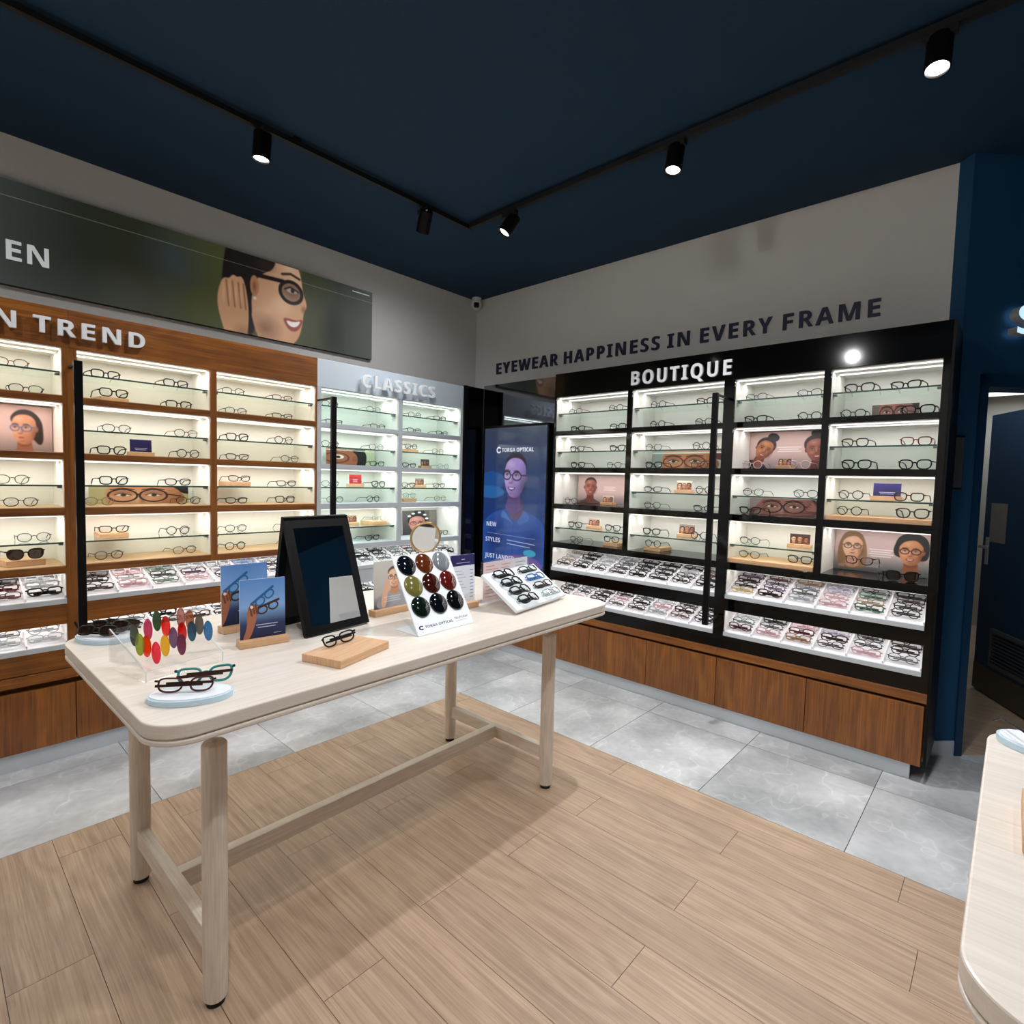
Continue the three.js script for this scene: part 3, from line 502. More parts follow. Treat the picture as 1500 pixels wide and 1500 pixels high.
{
  const w = 0.718, h = 1.25, t = thing('display_screen', 'tall portrait screen showing a smiling man in a blue shirt', 'screen', V(0.655 + w / 2, 0.675, 0.472));
  part('casing', bx(-w / 2, w / 2, 0, h, 0, 0.032, 1, 0.004), M.blackSatin, t);
  const map = print(512, 896, (g, W, H) => {
    fillRect(g, W, H, [[0, '#3d4358'], [0.3, '#2a3d68'], [0.6, '#1e3a78'], [1, '#1b2a55']]);
    ell(g, 70, 330, 110, 60, '#234f8f'); ell(g, 60, 400, 120, 40, '#2a64a4');
    blob(g, [[-40, 900], [-20, 620], [60, 540], [180, 500], [330, 500], [460, 540], [520, 600], [540, 900]], '#2c4f9a');
    blob(g, [[170, 500], [230, 560], [270, 600], [210, 560], [150, 560]], '#4a6fb2'); blob(g, [[330, 490], [400, 540], [380, 570], [300, 600], [290, 570]], '#3d62aa');
    blob(g, [[200, 420], [330, 420], [350, 520], [280, 585], [205, 520]], '#5b4668');
    soft(g, 270, 470, 90, 70, '20,10,40', 0.6);
    head(g, 268, 302, 122, { skin: ['#a08ac8', '#5a477c'], hair: '#241f33', style: 'bald', glasses: '#241c3a', turn: -0.9, tilt: 0.06, lip: '#5a3c70', teeth: '#d9d3f4' });
    soft(g, 120, 700, 120, 160, '10,15,50', 0.45); soft(g, 420, 720, 110, 150, '10,15,50', 0.4);
    line(g, [[262, 600], [255, 900]], '#223f80', 5);
    blob(g, [[150, 800], [330, 770], [470, 790], [520, 850], [300, 880], [160, 860]], '#6a4f92'); ell(g, 400, 760, 50, 22, '#3a9fc0');
  }, { blur: 2.2, after: (g) => {
    g.fillStyle = '#eef2ff'; g.font = 'bold 34px sans-serif'; g.fillText('TORGA OPTICAL', 152, 150); g.beginPath(); g.arc(126, 138, 16, 0.6, 5.6); g.lineWidth = 9; g.strokeStyle = '#eef2ff'; g.stroke();
    g.font = 'bold 40px sans-serif'; g.fillStyle = '#d6def5'; g.fillText('NEW', 28, 618); g.fillText('STYLES', 24, 716); g.fillText('JUST LANDED', 26, 820);
    line(g, [[40, 660], [440, 672]], 'rgba(220,225,245,0.5)', 3); line(g, [[215, 694], [440, 706]], 'rgba(220,225,245,0.7)', 5); line(g, [[215, 716], [400, 726]], 'rgba(220,225,245,0.7)', 5);
  } }).map;
  const glow = phy({ color: 0x0a0a0a, emissive: 0xffffff, emissiveMap: map, emissiveIntensity: 0.85, roughness: 0.12 });
  const p = new THREE.PlaneGeometry(w - 0.03, h - 0.04); p.translate(0, h / 2, 0.0325); part('screen_face', p, glow, t);
  const l = new THREE.RectAreaLight(0x5a74c0, 0.12, w - 0.03, h - 0.04); l.position.set(0, h / 2, 0.036); l.rotation.y = Math.PI; t.add(l);
}

// ---------------------------------------------------------------- eyeglasses
const FR = {
  black: phy({ color: 0x060607, roughness: 0.3, specularIntensity: 0.5 }), brown: phy({ color: 0x2e1910, roughness: 0.3, specularIntensity: 0.6 }), grey: std({ color: 0x1a1b1e, metalness: 0.4, roughness: 0.35 }),
  gold: std({ color: 0x6e5832, metalness: 0.7, roughness: 0.35 }), silver: std({ color: 0x63666b, metalness: 0.7, roughness: 0.35 }), wine: phy({ color: 0x55141f, roughness: 0.22, clearcoat: 0.5 }), navy: phy({ color: 0x121d38, roughness: 0.22, clearcoat: 0.5 }),
  clear: phy({ color: 0xcfd3d6, roughness: 0.15, transmission: 0.5, thickness: 0 }), pink: phy({ color: 0xc9a0a6, roughness: 0.25 }), hotpink: phy({ color: 0xc43c78, roughness: 0.25 }), yellow: phy({ color: 0xc4a95a, roughness: 0.25 }),
  green: phy({ color: 0x4d6b5c, roughness: 0.25 }), purple: phy({ color: 0x665272, roughness: 0.25 }), blue: phy({ color: 0x2f6aa8, roughness: 0.25 }), lilac: phy({ color: 0xa8a2b4, roughness: 0.25 }), tan: phy({ color: 0x9a7a5c, roughness: 0.25 }), teal: phy({ color: 0x2f8f8a, roughness: 0.25 }),
};
const SH = { // half width, half height, squareness, corner lift, wire radius, depth of the front
  square: [0.0268, 0.0205, 3.4, 0.0015, 0.0032], cat: [0.0272, 0.0198, 2.7, 0.006, 0.0036], round: [0.0245, 0.0228, 2.05, 0, 0.0025], wire: [0.0262, 0.0205, 2.4, 0, 0.002], rect: [0.0275, 0.0172, 3.0, 0.003, 0.0027], large: [0.0295, 0.0235, 2.8, 0.004, 0.0036],
};
function rimPath(shape, k, n = 26) {
  const [a, b, e, lift] = SH[shape], pts = [];
  for (let i = 0; i < n; i++) {
    const t = i / n * 2 * Math.PI, c = Math.cos(t), s = Math.sin(t);
    let x = a * Math.sign(c) * Math.abs(c) ** (2 / e), y = b * Math.sign(s) * Math.abs(s) ** (2 / e);
    if (y < 0) x *= 1 + 0.10 * (y / b);
    if (x > 0) y += lift * (x / a) ** 2 * (y > 0 ? 1 : 0.4);
    pts.push([k * (x + a + 0.0095), y + b]);
  }
  return pts;
}
const geoCache = new Map();
function glassesGeo(shape) {
  if (geoCache.has(shape)) return geoCache.get(shape);
  const [a, b, , lift, r] = SH[shape], front = [], lenses = [], temples = [], bend = (x) => -1.4 * x * x;
  for (const k of [-1, 1]) {
    const path = rimPath(shape, k);
    front.push(tube(path.map(([x, y]) => V(x, y + r, bend(x))), r, 30, 5, true));
    const s = new THREE.Shape(path.map(([x, y]) => new THREE.Vector2(x, y + r))), sg = new THREE.ShapeGeometry(s, 1); const p = sg.attributes.position; for (let i = 0; i < p.count; i++) p.setZ(i, bend(p.getX(i))); sg.computeVertexNormals(); lenses.push(sg);
    const hx = k * (2 * a + 0.0105), hy = b * 1.42 + lift + r;
    front.push(tube([V(hx - k * 0.003, hy, bend(hx)), V(hx + k * 0.003, hy, bend(hx) - 0.001), V(hx + k * 0.005, hy, bend(hx) - 0.006)], r * 1.15, 5, 5));
    temples.push(tube([V(hx + k * 0.005, hy, bend(hx) - 0.006), V(hx + k * 0.006, hy - 0.001, -0.05), V(hx + k * 0.003, hy - 0.004, -0.095), V(hx, hy - 0.016, -0.118), V(hx - k * 0.002, 0.003, -0.137)], Math.max(0.0012, r * 0.85), 16, 5));
  }
  front.push(tube([V(-0.0105, b * 1.25 + r, 0), V(0, b * 1.42 + r, 0.001), V(0.0105, b * 1.25 + r, 0)], r, 6, 5));
  // folded: the temples lie crossed behind the front
  const fold = [merge(front)]; const y = b * 1.3;
  const tk = 0.0016 + 0.6 * r; fold.push(bx(-2 * a - 0.012, a * 1.6, y - tk, y + tk, -0.0145, -0.0115), bx(-a * 1.6, 2 * a + 0.012, y - 0.006 - tk, y - 0.006 + tk, -0.0195, -0.0165));
  const arms = merge(fold.slice(1).map((g) => g.clone())); const res = { arms, front: merge(front.map((g) => g.clone())), lenses, temples, folded: merge(fold) }; geoCache.set(shape, res); return res;
}
const protos = new Map();
function glasses(shape, col, label, group, pos, turn, { lens = M.lens, name = 'eyeglasses' } = {}) {
  const key = shape + col + lens.uuid; let o;
  if (!protos.has(key)) { o = new THREE.Group(); const g = glassesGeo(shape); part('frame', g.front, FR[col], o); g.temples.forEach((q) => part('temple', q, FR[col], o)); g.lenses.forEach((q) => part('lens', q, lens, o)); protos.set(key, o); o = o.clone(); }
  else o = protos.get(key).clone();
  o.name = numbered(name); o.position.copy(pos); o.rotation.y = turn; scene.add(o);
  return tag(o, label, 'eyeglasses', group);
}
function folded(shape, col, label, group, pos, turn, tilt) {
  const m = part(numbered('folded_eyeglasses'), glassesGeo(shape).folded, FR[col], scene); m.position.copy(pos); m.rotation.set(tilt, turn, 0, 'YXZ'); return tag(m, label, 'eyeglasses', group);
}
function block(x0, pos, turn, w = 0.115, h = 0.022, d = 0.07, label = 'small pale wooden riser block') {
  const t = single('riser_block', bx(-w / 2, w / 2, 0, h, -d, 0, 0, 0.002), M.block, label, 'riser', 'wooden riser blocks in the cabinets'); t.position.copy(pos); t.rotation.y = turn; return t;
}
// a printed card standing in a slotted wooden block
function standCard(pos, turn, w, h, pic, label, { bw = w + 0.02, bh = 0.022, bd = 0.045, group, cat = 'card', lean = 0.06 } = {}) {
  const t = thing('card_stand', label, cat, pos, turn, group);
  part('wooden_block', bx(-bw / 2, bw / 2, 0, bh, -bd, 0, 0, 0.002), M.block, t);
  const c = bx(-w / 2, w / 2, 0, h, -0.0015, 0.0015); c.rotateX(-lean); c.translate(0, bh - 0.006, -bd / 2); const b = part('card', c, M.paper, t);
  const p = new THREE.PlaneGeometry(w, h); p.translate(0, h / 2, 0.0021); p.rotateX(-lean); p.translate(0, bh - 0.006, -bd / 2); part('print', p, pic, b);
  return t;
}
function poster(pos, turn, w, h, pic, label, lean = 0.05) {
  const t = thing('display_poster', label, 'poster', pos.clone().add(V(0, 0.0008, 0)), turn), c = bx(-w / 2, w / 2, 0, h, -0.003, 0); c.rotateX(-lean); part('board', c, M.paper, t);
  const p = new THREE.PlaneGeometry(w, h); p.translate(0, h / 2, 0.0006); p.rotateX(-lean); part('print', p, pic, t); return t;
}
// shelf contents: [pixel x, pixel y, shape, colour, on a riser]
const BAYS = {
  A: ['outer wooden bay', 0], B1: ['wooden bay beside its bar', 0], B2: ['wooden bay next to white cabinet', 0], C1: ['white cabinet bay by the bar', 0], C2: ['white cabinet bay by black panel', 0],
  D1: ['boutique bay beside the screen', 1], D2: ['boutique bay before the bar', 1], D3: ['boutique bay past the bar', 1], D4: ['boutique end bay', 1],
};
const colourWord = { black: 'black', brown: 'dark brown', grey: 'dark metal', gold: 'gold', silver: 'silver', wine: 'wine red', navy: 'navy', clear: 'clear', pink: 'pink', hotpink: 'bright pink', yellow: 'yellow', green: 'green', purple: 'purple', blue: 'blue', lilac: 'lilac', tan: 'tan', teal: 'teal' };
const shapeWord = { square: 'square', cat: 'cat-eye', round: 'round', wire: 'thin', rect: 'narrow', large: 'large' };
const LEVEL = ['top', 'second', 'third', 'lowest'];
const Rg = rng(77), used = new Set(), NEAR = { A: 'the post', B1: 'the divider', B2: 'it', C1: 'the divider', C2: 'it', D1: 'the divider', D2: 'the bar', D3: 'the divider', D4: 'the navy wall' };
function shelfItem(bay, cell, onGlass, [px, py, shape, col, rise], extra = {}) {
  const right = BAYS[bay][1], y0 = (right ? (onGlass ? RG : RB.map((b) => b[0])) : (onGlass ? LG : LB.map((b) => b[0] + (bay[0] === 'C' ? 0 : 0.003))))[cell] + 0.0005;
  const depth = right ? RF - 0.115 : LF - 0.115, p = right ? onZ(px, py, depth) : onX(px, py, depth);
  const lim = LIMITS[bay], cl = (v) => Math.min(lim[1] - 0.083, Math.max(lim[0] + 0.083, v)), turn = (right ? 0 : H90) + (Rg() - 0.5) * 0.2 + (right ? -0.06 : 0.06), pos = right ? V(cl(p.x), y0, depth) : V(depth, y0, cl(p.z));
  if (rise) { const f = V(Math.sin(turn), 0, Math.cos(turn)); block(0, pos.clone().addScaledVector(f, 0.012), turn, 0.13, 0.026, 0.16, `pale wooden riser block on ${LEVEL[cell]} ${onGlass ? 'glass' : 'board'} of ${BAYS[bay][0]}`); pos.y += 0.0265; }
  const said = `${colourWord[col]} ${shapeWord[shape]} eyeglasses on ${LEVEL[cell]} ${onGlass ? 'glass' : 'board'} of ${BAYS[bay][0]}${rise ? ', on riser' : ''}`, again = used.has(said); used.add(said);
  glasses(shape, col, again ? `${said}, nearer ${NEAR[bay]}` : said, `eyeglasses in the ${BAYS[bay][0]}`, pos, turn, extra);
}
const LIMITS = { A: [3.355, 3.96], B1: [2.684, 3.297], B2: [2.034, 2.65], C1: [1.367, 1.994], C2: [0.735, 1.33], D1: [1.432, 2.06], D2: [2.095, 2.73], D3: [2.795, 3.275], D4: [3.31, 3.785] };
const G = 1, S = 0;
const stock = {
  A: [[0, G, [16, 526, 'wire', 'gold']], [0, S, [38, 568, 'wire', 'grey']], [2, G, [18, 704, 'wire', 'gold']], [2, S, [31, 743, 'wire', 'grey']], [3, G, [50, 786, 'wire', 'silver']]],
  B1: [[0, G, [155, 546, 'square', 'black']], [0, G, [258, 563, 'square', 'grey']], [0, S, [167, 573, 'square', 'black', 1]], [0, S, [262, 592, 'square', 'black']], [1, G, [171, 627, 'wire', 'grey']], [1, G, [273, 636, 'wire', 'wine']], [1, S, [164, 661, 'square', 'black']], [1, S, [281, 666, 'round', 'black']],
    [2, G, [167, 703, 'square', 'black']], [2, G, [261, 705, 'rect', 'grey']], [2, S, [146, 741, 'wire', 'tan']], [2, S, [284, 738, 'wire', 'grey']], [3, G, [167, 773, 'rect', 'brown', 1]], [3, G, [261, 778, 'round', 'grey']], [3, S, [160, 814, 'wire', 'brown']], [3, S, [271, 808, 'wire', 'gold']]],
  B2: [[0, G, [342, 572, 'wire', 'brown']], [0, G, [414, 582, 'rect', 'wine']], [0, S, [346, 603, 'wire', 'black']], [0, S, [414, 609, 'rect', 'brown']], [1, G, [348, 641, 'square', 'black']], [1, G, [416, 644, 'round', 'black']], [1, S, [348, 673, 'rect', 'grey']], [1, S, [425, 675, 'wire', 'grey']],
    [2, G, [351, 702, 'rect', 'brown', 1]], [2, G, [420, 708, 'rect', 'black']], [2, S, [347, 738, 'rect', 'black']], [2, S, [418, 736, 'square', 'brown']], [3, G, [346, 777, 'wire', 'grey']], [3, G, [428, 774, 'wire', 'grey']], [3, S, [345, 804, 'round', 'grey']], [3, S, [436, 800, 'wire', 'brown']]],
  C1: [[0, G, [484, 590, 'wire', 'grey']], [0, G, [548, 598, 'wire', 'silver']], [0, S, [490, 614, 'rect', 'black']], [0, S, [554, 621, 'rect', 'gold']], [1, G, [484, 647, 'wire', 'grey']], [1, G, [552, 650, 'wire', 'silver']], [1, S, [553, 677, 'rect', 'black']], [2, G, [484, 708, 'wire', 'silver']], [2, G, [555, 706, 'square', 'black']], [2, S, [491, 736, 'wire', 'gold']], [2, S, [547, 734, 'round', 'grey']],
    [3, G, [556, 759, 'wire', 'clear', 1]], [3, S, [546, 787, 'rect', 'black']]],
  C2: [[0, G, [608, 604, 'wire', 'brown']], [0, G, [645, 608, 'rect', 'brown']], [0, S, [607, 627, 'rect', 'black']], [0, S, [648, 631, 'rect', 'black']], [1, G, [603, 653, 'rect', 'brown', 1]], [1, G, [642, 658, 'wire', 'tan']], [1, S, [600, 679, 'rect', 'black']], [1, S, [655, 680, 'wire', 'clear']], [2, G, [599, 706, 'rect', 'brown']], [2, G, [644, 707, 'rect', 'wine']], [2, S, [600, 730, 'wire', 'clear', 1]], [2, S, [645, 729, 'wire', 'tan']], [3, S, [655, 776, 'rect', 'brown']]],
  D1: [[0, G, [843, 602, 'wire', 'grey']], [0, G, [902, 597, 'round', 'black']], [0, S, [846, 626, 'cat', 'black']], [0, S, [905, 622, 'square', 'black']], [1, G, [845, 658, 'cat', 'black']], [1, G, [904, 656, 'cat', 'black']], [1, S, [846, 682, 'cat', 'brown']], [1, S, [899, 682, 'wire', 'brown']], [2, S, [836, 737, 'wire', 'brown']], [3, G, [842, 767, 'square', 'black']], [3, G, [897, 772, 'square', 'black']], [3, S, [844, 792, 'wire', 'brown']], [3, S, [895, 789, 'square', 'black', 1]]],
  D2: [[0, G, [964, 591, 'round', 'black']], [0, G, [1034, 584, 'cat', 'brown']], [0, S, [963, 619, 'round', 'black']], [0, S, [1031, 614, 'round', 'black']], [1, G, [957, 655, 'wire', 'grey']], [1, G, [1027, 652, 'round', 'brown']], [1, S, [957, 681, 'cat', 'black']], [1, S, [1024, 680, 'round', 'brown']], [2, G, [956, 716, 'rect', 'black']], [2, G, [1031, 718, 'round', 'brown']], [2, S, [955, 744, 'wire', 'brown']], [2, S, [1030, 745, 'rect', 'black']], [3, G, [954, 778, 'cat', 'black']], [3, G, [1024, 784, 'round', 'black']], [3, S, [956, 799, 'round', 'black', 1]]],
  D3: [[0, G, [1108, 578, 'wire', 'black']], [0, G, [1186, 571, 'wire', 'black']], [0, S, [1107, 609, 'cat', 'black']], [0, S, [1186, 604, 'round', 'black']], [1, S, [1091, 684, 'round', 'pink']], [2, G, [1103, 719, 'wire', 'black']], [2, G, [1180, 721, 'wire', 'grey']], [2, S, [1091, 750, 'cat', 'brown']], [3, G, [1098, 790, 'wire', 'grey']]],
  D4: [[0, G, [1259, 564, 'large', 'black']], [0, G, [1327, 559, 'cat', 'black']], [0, S, [1250, 598, 'round', 'black']], [0, S, [1345, 596, 'large', 'black']], [1, G, [1252, 647, 'square', 'brown']], [1, G, [1342, 643, 'square', 'wine']], [1, S, [1254, 680, 'large', 'black']], [1, S, [1340, 679, 'large', 'black']], [2, G, [1246, 726, 'round', 'grey']], [2, G, [1331, 728, 'square', 'brown']]],
};
for (const [bay, list] of Object.entries(stock)) for (const [cell, onGlass, item] of list) shelfItem(bay, cell, onGlass, item);
// sunglasses on their riser, glasses on pale boards
{
  const p = onX(38, 815, LF - 0.09), turn = H90 + 0.15; block(0, V(LF - 0.075, LB[3][0] + 0.0035, p.z), turn, 0.15, 0.03, 0.16, 'pale wooden riser block under the brown sunglasses');
  glasses('large', 'brown', 'brown-lensed sunglasses on a pale riser in the outer wooden bay', null, V(LF - 0.09, LB[3][0] + 0.0345, p.z), turn, { lens: M.lensDark, name: 'sunglasses' });
  const pale = (x0, x1, y, label) => { single('pale_board', bx(x0, x1, y + 0.0005, y + 0.026, RBk + 0.01, RF - 0.012, 0, 0.002), M.block, label, 'board', null); };
  pale(2.798, 3.27, RB[3][0], 'pale wooden board lying in the boutique bay past the bar'); pale(3.314, 3.782, RB[2][0], 'pale wooden board lying in the boutique end bay');
  const put = (px, py, y, sh, col, label) => { const q = onZ(px, py, RF - 0.115); glasses(sh, col, label, 'eyeglasses on the pale boutique boards', V(q.x, y + 0.0265, RF - 0.115), -0.1); };
  put(1097, 814, RB[3][0], 'wire', 'grey', 'dark metal thin eyeglasses on pale board past the bar'); put(1171, 820, RB[3][0], 'square', 'navy', 'navy square eyeglasses on pale board past the bar');
  put(1244, 748, RB[2][0], 'round', 'grey', 'dark metal round eyeglasses on pale board of the end bay'); put(1336, 753, RB[2][0], 'large', 'navy', 'navy large eyeglasses on pale board of the end bay');
  // clear riser with red glasses and sunglasses before the two-person poster
  const r = onZ(1258, 835, 0.38), t = thing('acrylic_riser', 'clear acrylic riser before the poster of two faces', 'riser', V(r.x, RB[3][0] + 0.0005, 0.38));
  part('top', bx(-0.095, 0.095, 0.052, 0.056, -0.1, 0.03), M.acrylic, t); part('side', bx(-0.095, -0.091, 0, 0.052, -0.1, 0.03), M.acrylic, t); part('side', bx(0.091, 0.095, 0, 0.052, -0.1, 0.03), M.acrylic, t);
  glasses('cat', 'wine', 'wine red cat-eye eyeglasses on the clear acrylic riser', null, V(r.x, RB[3][0] + 0.0575, 0.395), -0.1);
  const s = onZ(1322, 842, 0.43); glasses('large', 'black', 'black sunglasses on the lowest board of the boutique end bay', null, V(s.x, RB[3][0] + 0.0005, 0.43), 0.25, { lens: M.lensDark, name: 'sunglasses' });
}
// tray contents: four folded pairs in each compartment
{
  const R = rng(12), shapes = ['square', 'cat', 'round', 'wire', 'rect'];
  const ordinal = ['first', 'second', 'third', 'fourth', 'fifth', 'sixth', 'seventh', 'eighth'], fill = (u, pos, turn, a, b, cols, F, y, palette, label, skip = () => false) => {
    const [anchor, back] = label.includes('outer') ? ['the bar post', 1] : label.includes('white') ? ['the black panel', 1] : label.includes('screen') ? ['it', 0] : label.includes('navy') ? ['it', 1] : ['the bar post', 0];
    const slope = Math.atan2(TRAYRISE, TRAYDEPTH), cw = (b - a) / cols, ax = V(Math.cos(turn), 0, -Math.sin(turn)), az = V(Math.sin(turn), 0, Math.cos(turn));
    for (let c = 0; c < cols; c++) for (let k = 0; k < 4; k++) {
      if (skip(c)) continue;
      const s = 0.022 + k * 0.066, lx = a + (c + 0.5) * cw + (R() - 0.5) * 0.006, lz = F - 0.012 - s * Math.cos(slope), ly = y - 0.004 + s * Math.sin(slope) + (k === 3 ? 0.0205 : 0.0185);
      const pal = palette[(c + u) % palette.length], col = pal[Math.floor(R() * pal.length)];
      folded(shapes[Math.floor(R() * 5)], col, `folded ${colourWord[col]} eyeglasses, ${label}, ${ordinal[back ? cols - 1 - c : c]} compartment from ${anchor}, ${['front', 'second', 'third', 'rear'][k]} row`, `folded eyeglasses in ${label}`, pos.clone().addScaledVector(ax, lx).addScaledVector(az, lz).add(V(0, ly, 0)), turn + (R() - 0.5) * 0.06, k === 3 ? -1.0 : -0.62);
    }
  };
  const mixA = [['black', 'grey', 'clear', 'black'], ['grey', 'clear', 'silver', 'brown'], ['black', 'brown', 'grey', 'wine'], ['clear', 'silver', 'black', 'tan']];
  const mixB = [['brown', 'grey', 'clear', 'yellow'], ['pink', 'clear', 'pink', 'grey'], ['green', 'clear', 'grey', 'silver'], ['pink', 'clear', 'tan', 'purple'], ['black', 'clear', 'grey', 'lilac'], ['blue', 'black', 'navy', 'blue']];
  const mixC = [['brown', 'purple', 'yellow', 'black'], ['brown', 'purple', 'black', 'wine'], ['tan', 'tan', 'clear', 'silver'], ['pink', 'pink', 'black', 'lilac'], ['tan', 'black', 'hotpink', 'green'], ['brown', 'grey', 'lilac', 'lilac']];
  fill(0, V(0, 0, 4.626), H90, 0.03, 1.271, 8, LF, 0.82, mixA, 'outer upper tray', (c) => c < 5);
  fill(1, V(0, 0, 4.626), H90, 0.03, 1.271, 8, LF, 0.592, [['clear', 'silver', 'grey'], ['clear', 'brown', 'silver']], 'outer lower tray', (c) => c < 5);
  fill(0, V(0, 0, 3.327), H90, 0.03, 1.293, 8, LF, 0.82, mixB, 'wooden upper tray');
  fill(2, V(0, 0, 3.327), H90, 0.03, 1.293, 8, LF, 0.592, mixA, 'wooden lower tray', (c) => c > 5);
  fill(1, V(0, 0, 2.024), H90, 0.03, 1.289, 8, LF, 0.82, mixA, 'white upper tray');
  fill(2, V(0, 0, 2.024), H90, 0.03, 1.289, 8, LF, 0.592, mixA, 'white lower tray', (c) => c > 3);
  fill(0, V(1.42, 0, 0), 0, 0.012, 1.31, 8, RF, 0.80, [['tan', 'grey', 'black', 'clear'], ['black', 'black', 'silver', 'grey'], ['tan', 'clear', 'lilac', 'black'], ['gold', 'grey', 'silver', 'clear']], 'upper tray by the screen');
  fill(1, V(1.42, 0, 0), 0, 0.012, 1.31, 8, RF, 0.567, [['brown', 'pink', 'black', 'grey'], ['brown', 'black', 'black', 'grey'], ['pink', 'clear', 'grey', 'silver'], ['wine', 'black', 'grey', 'brown']], 'lower tray by the screen');
  fill(0, V(2.762, 0, 0), 0, 0.033, 1.023, 6, RF, 0.80, mixC, 'upper tray by navy wall');
  fill(3, V(2.762, 0, 0), 0, 0.033, 1.023, 6, RF, 0.567, [['brown', 'grey', 'lilac', 'silver'], ['clear', 'pink', 'black', 'silver'], ['black', 'brown', 'grey', 'silver'], ['wine', 'grey', 'green', 'clear'], ['tan', 'pink', 'black', 'brown'], ['tan', 'black', 'wine', 'pink']], 'lower tray by navy wall');
}
// ---------------------------------------------------------------- posters and cards on the shelves
const eyesPrint = (skin, frame, hair, bg, o = {}) => print(384, 128, (g, W, H) => {
  fillRect(g, W, H, [[0, bg], [1, bg]]);
  const gr = g.createLinearGradient(60, 0, 350, 128); gr.addColorStop(0, skin[0]); gr.addColorStop(0.6, skin[0]); gr.addColorStop(1, skin[1]);
  blob(g, [[70, -30], [200, -50], [330, -40], [362, 40], [350, 110], [330, 190], [90, 190], [50, 100]], gr); blob(g, [[290, -30], [400, -30], [400, 60], [356, 50], [340, 20]], hair);
  ell(g, 352, 88, 16, 32, skin[1]); soft(g, 178, 90, 26, 60, '255,235,215', 0.35); soft(g, 196, 100, 18, 50, '50,20,10', 0.35);
  for (const x of [122, 240]) {
    soft(g, x, 50, 60, 34, '50,18,8', 0.5); line(g, [[x - 44, 24], [x - 6, 12], [x + 42, 22]], 'rgba(35,18,12,0.8)', 7);
    blob(g, [[x - 30, 64], [x - 8, 53], [x + 12, 53], [x + 32, 66], [x + 10, 75], [x - 10, 75]], '#e3d4c6'); ell(g, x + 2, 64, 11, 11, '#3a2012'); ell(g, x + 2, 64, 5, 5, '#0c0605'); line(g, [[x - 31, 63], [x - 6, 51], [x + 32, 64]], 'rgba(20,8,6,0.9)', 4);
    g.strokeStyle = frame; g.lineWidth = 8; g.fillStyle = 'rgba(255,255,255,0.08)'; g.beginPath(); g.ellipse(x, 68, 54, 46, 0, 0, 7); g.fill(); g.stroke();
  }
  line(g, [[176, 58], [186, 58]], frame, 8); line(g, [[294, 58], [350, 72]], frame, 7);
  if (o.hands) for (const [x, k] of [[44, 1], [350, -1]]) for (let i = 0; i < 4; i++) { line(g, [[x - k * 30, 124 - i * 10], [x + k * (22 + 7 * i), 34 + i * 17]], skin[1], 19); line(g, [[x - k * 30, 120 - i * 10], [x + k * (20 + 7 * i), 32 + i * 17]], skin[0], 12); }
}, { blur: 1.4 });
const portrait = (bg, o, w = 256, h = 256, extra) => print(w, h, (g, W, H) => { fillRect(g, W, H, bg); head(g, W * (o.x ?? 0.5), H * (o.y ?? 0.5), H * (o.s ?? 0.3), o); if (extra) extra(g, W, H); }, { blur: w / 160 });
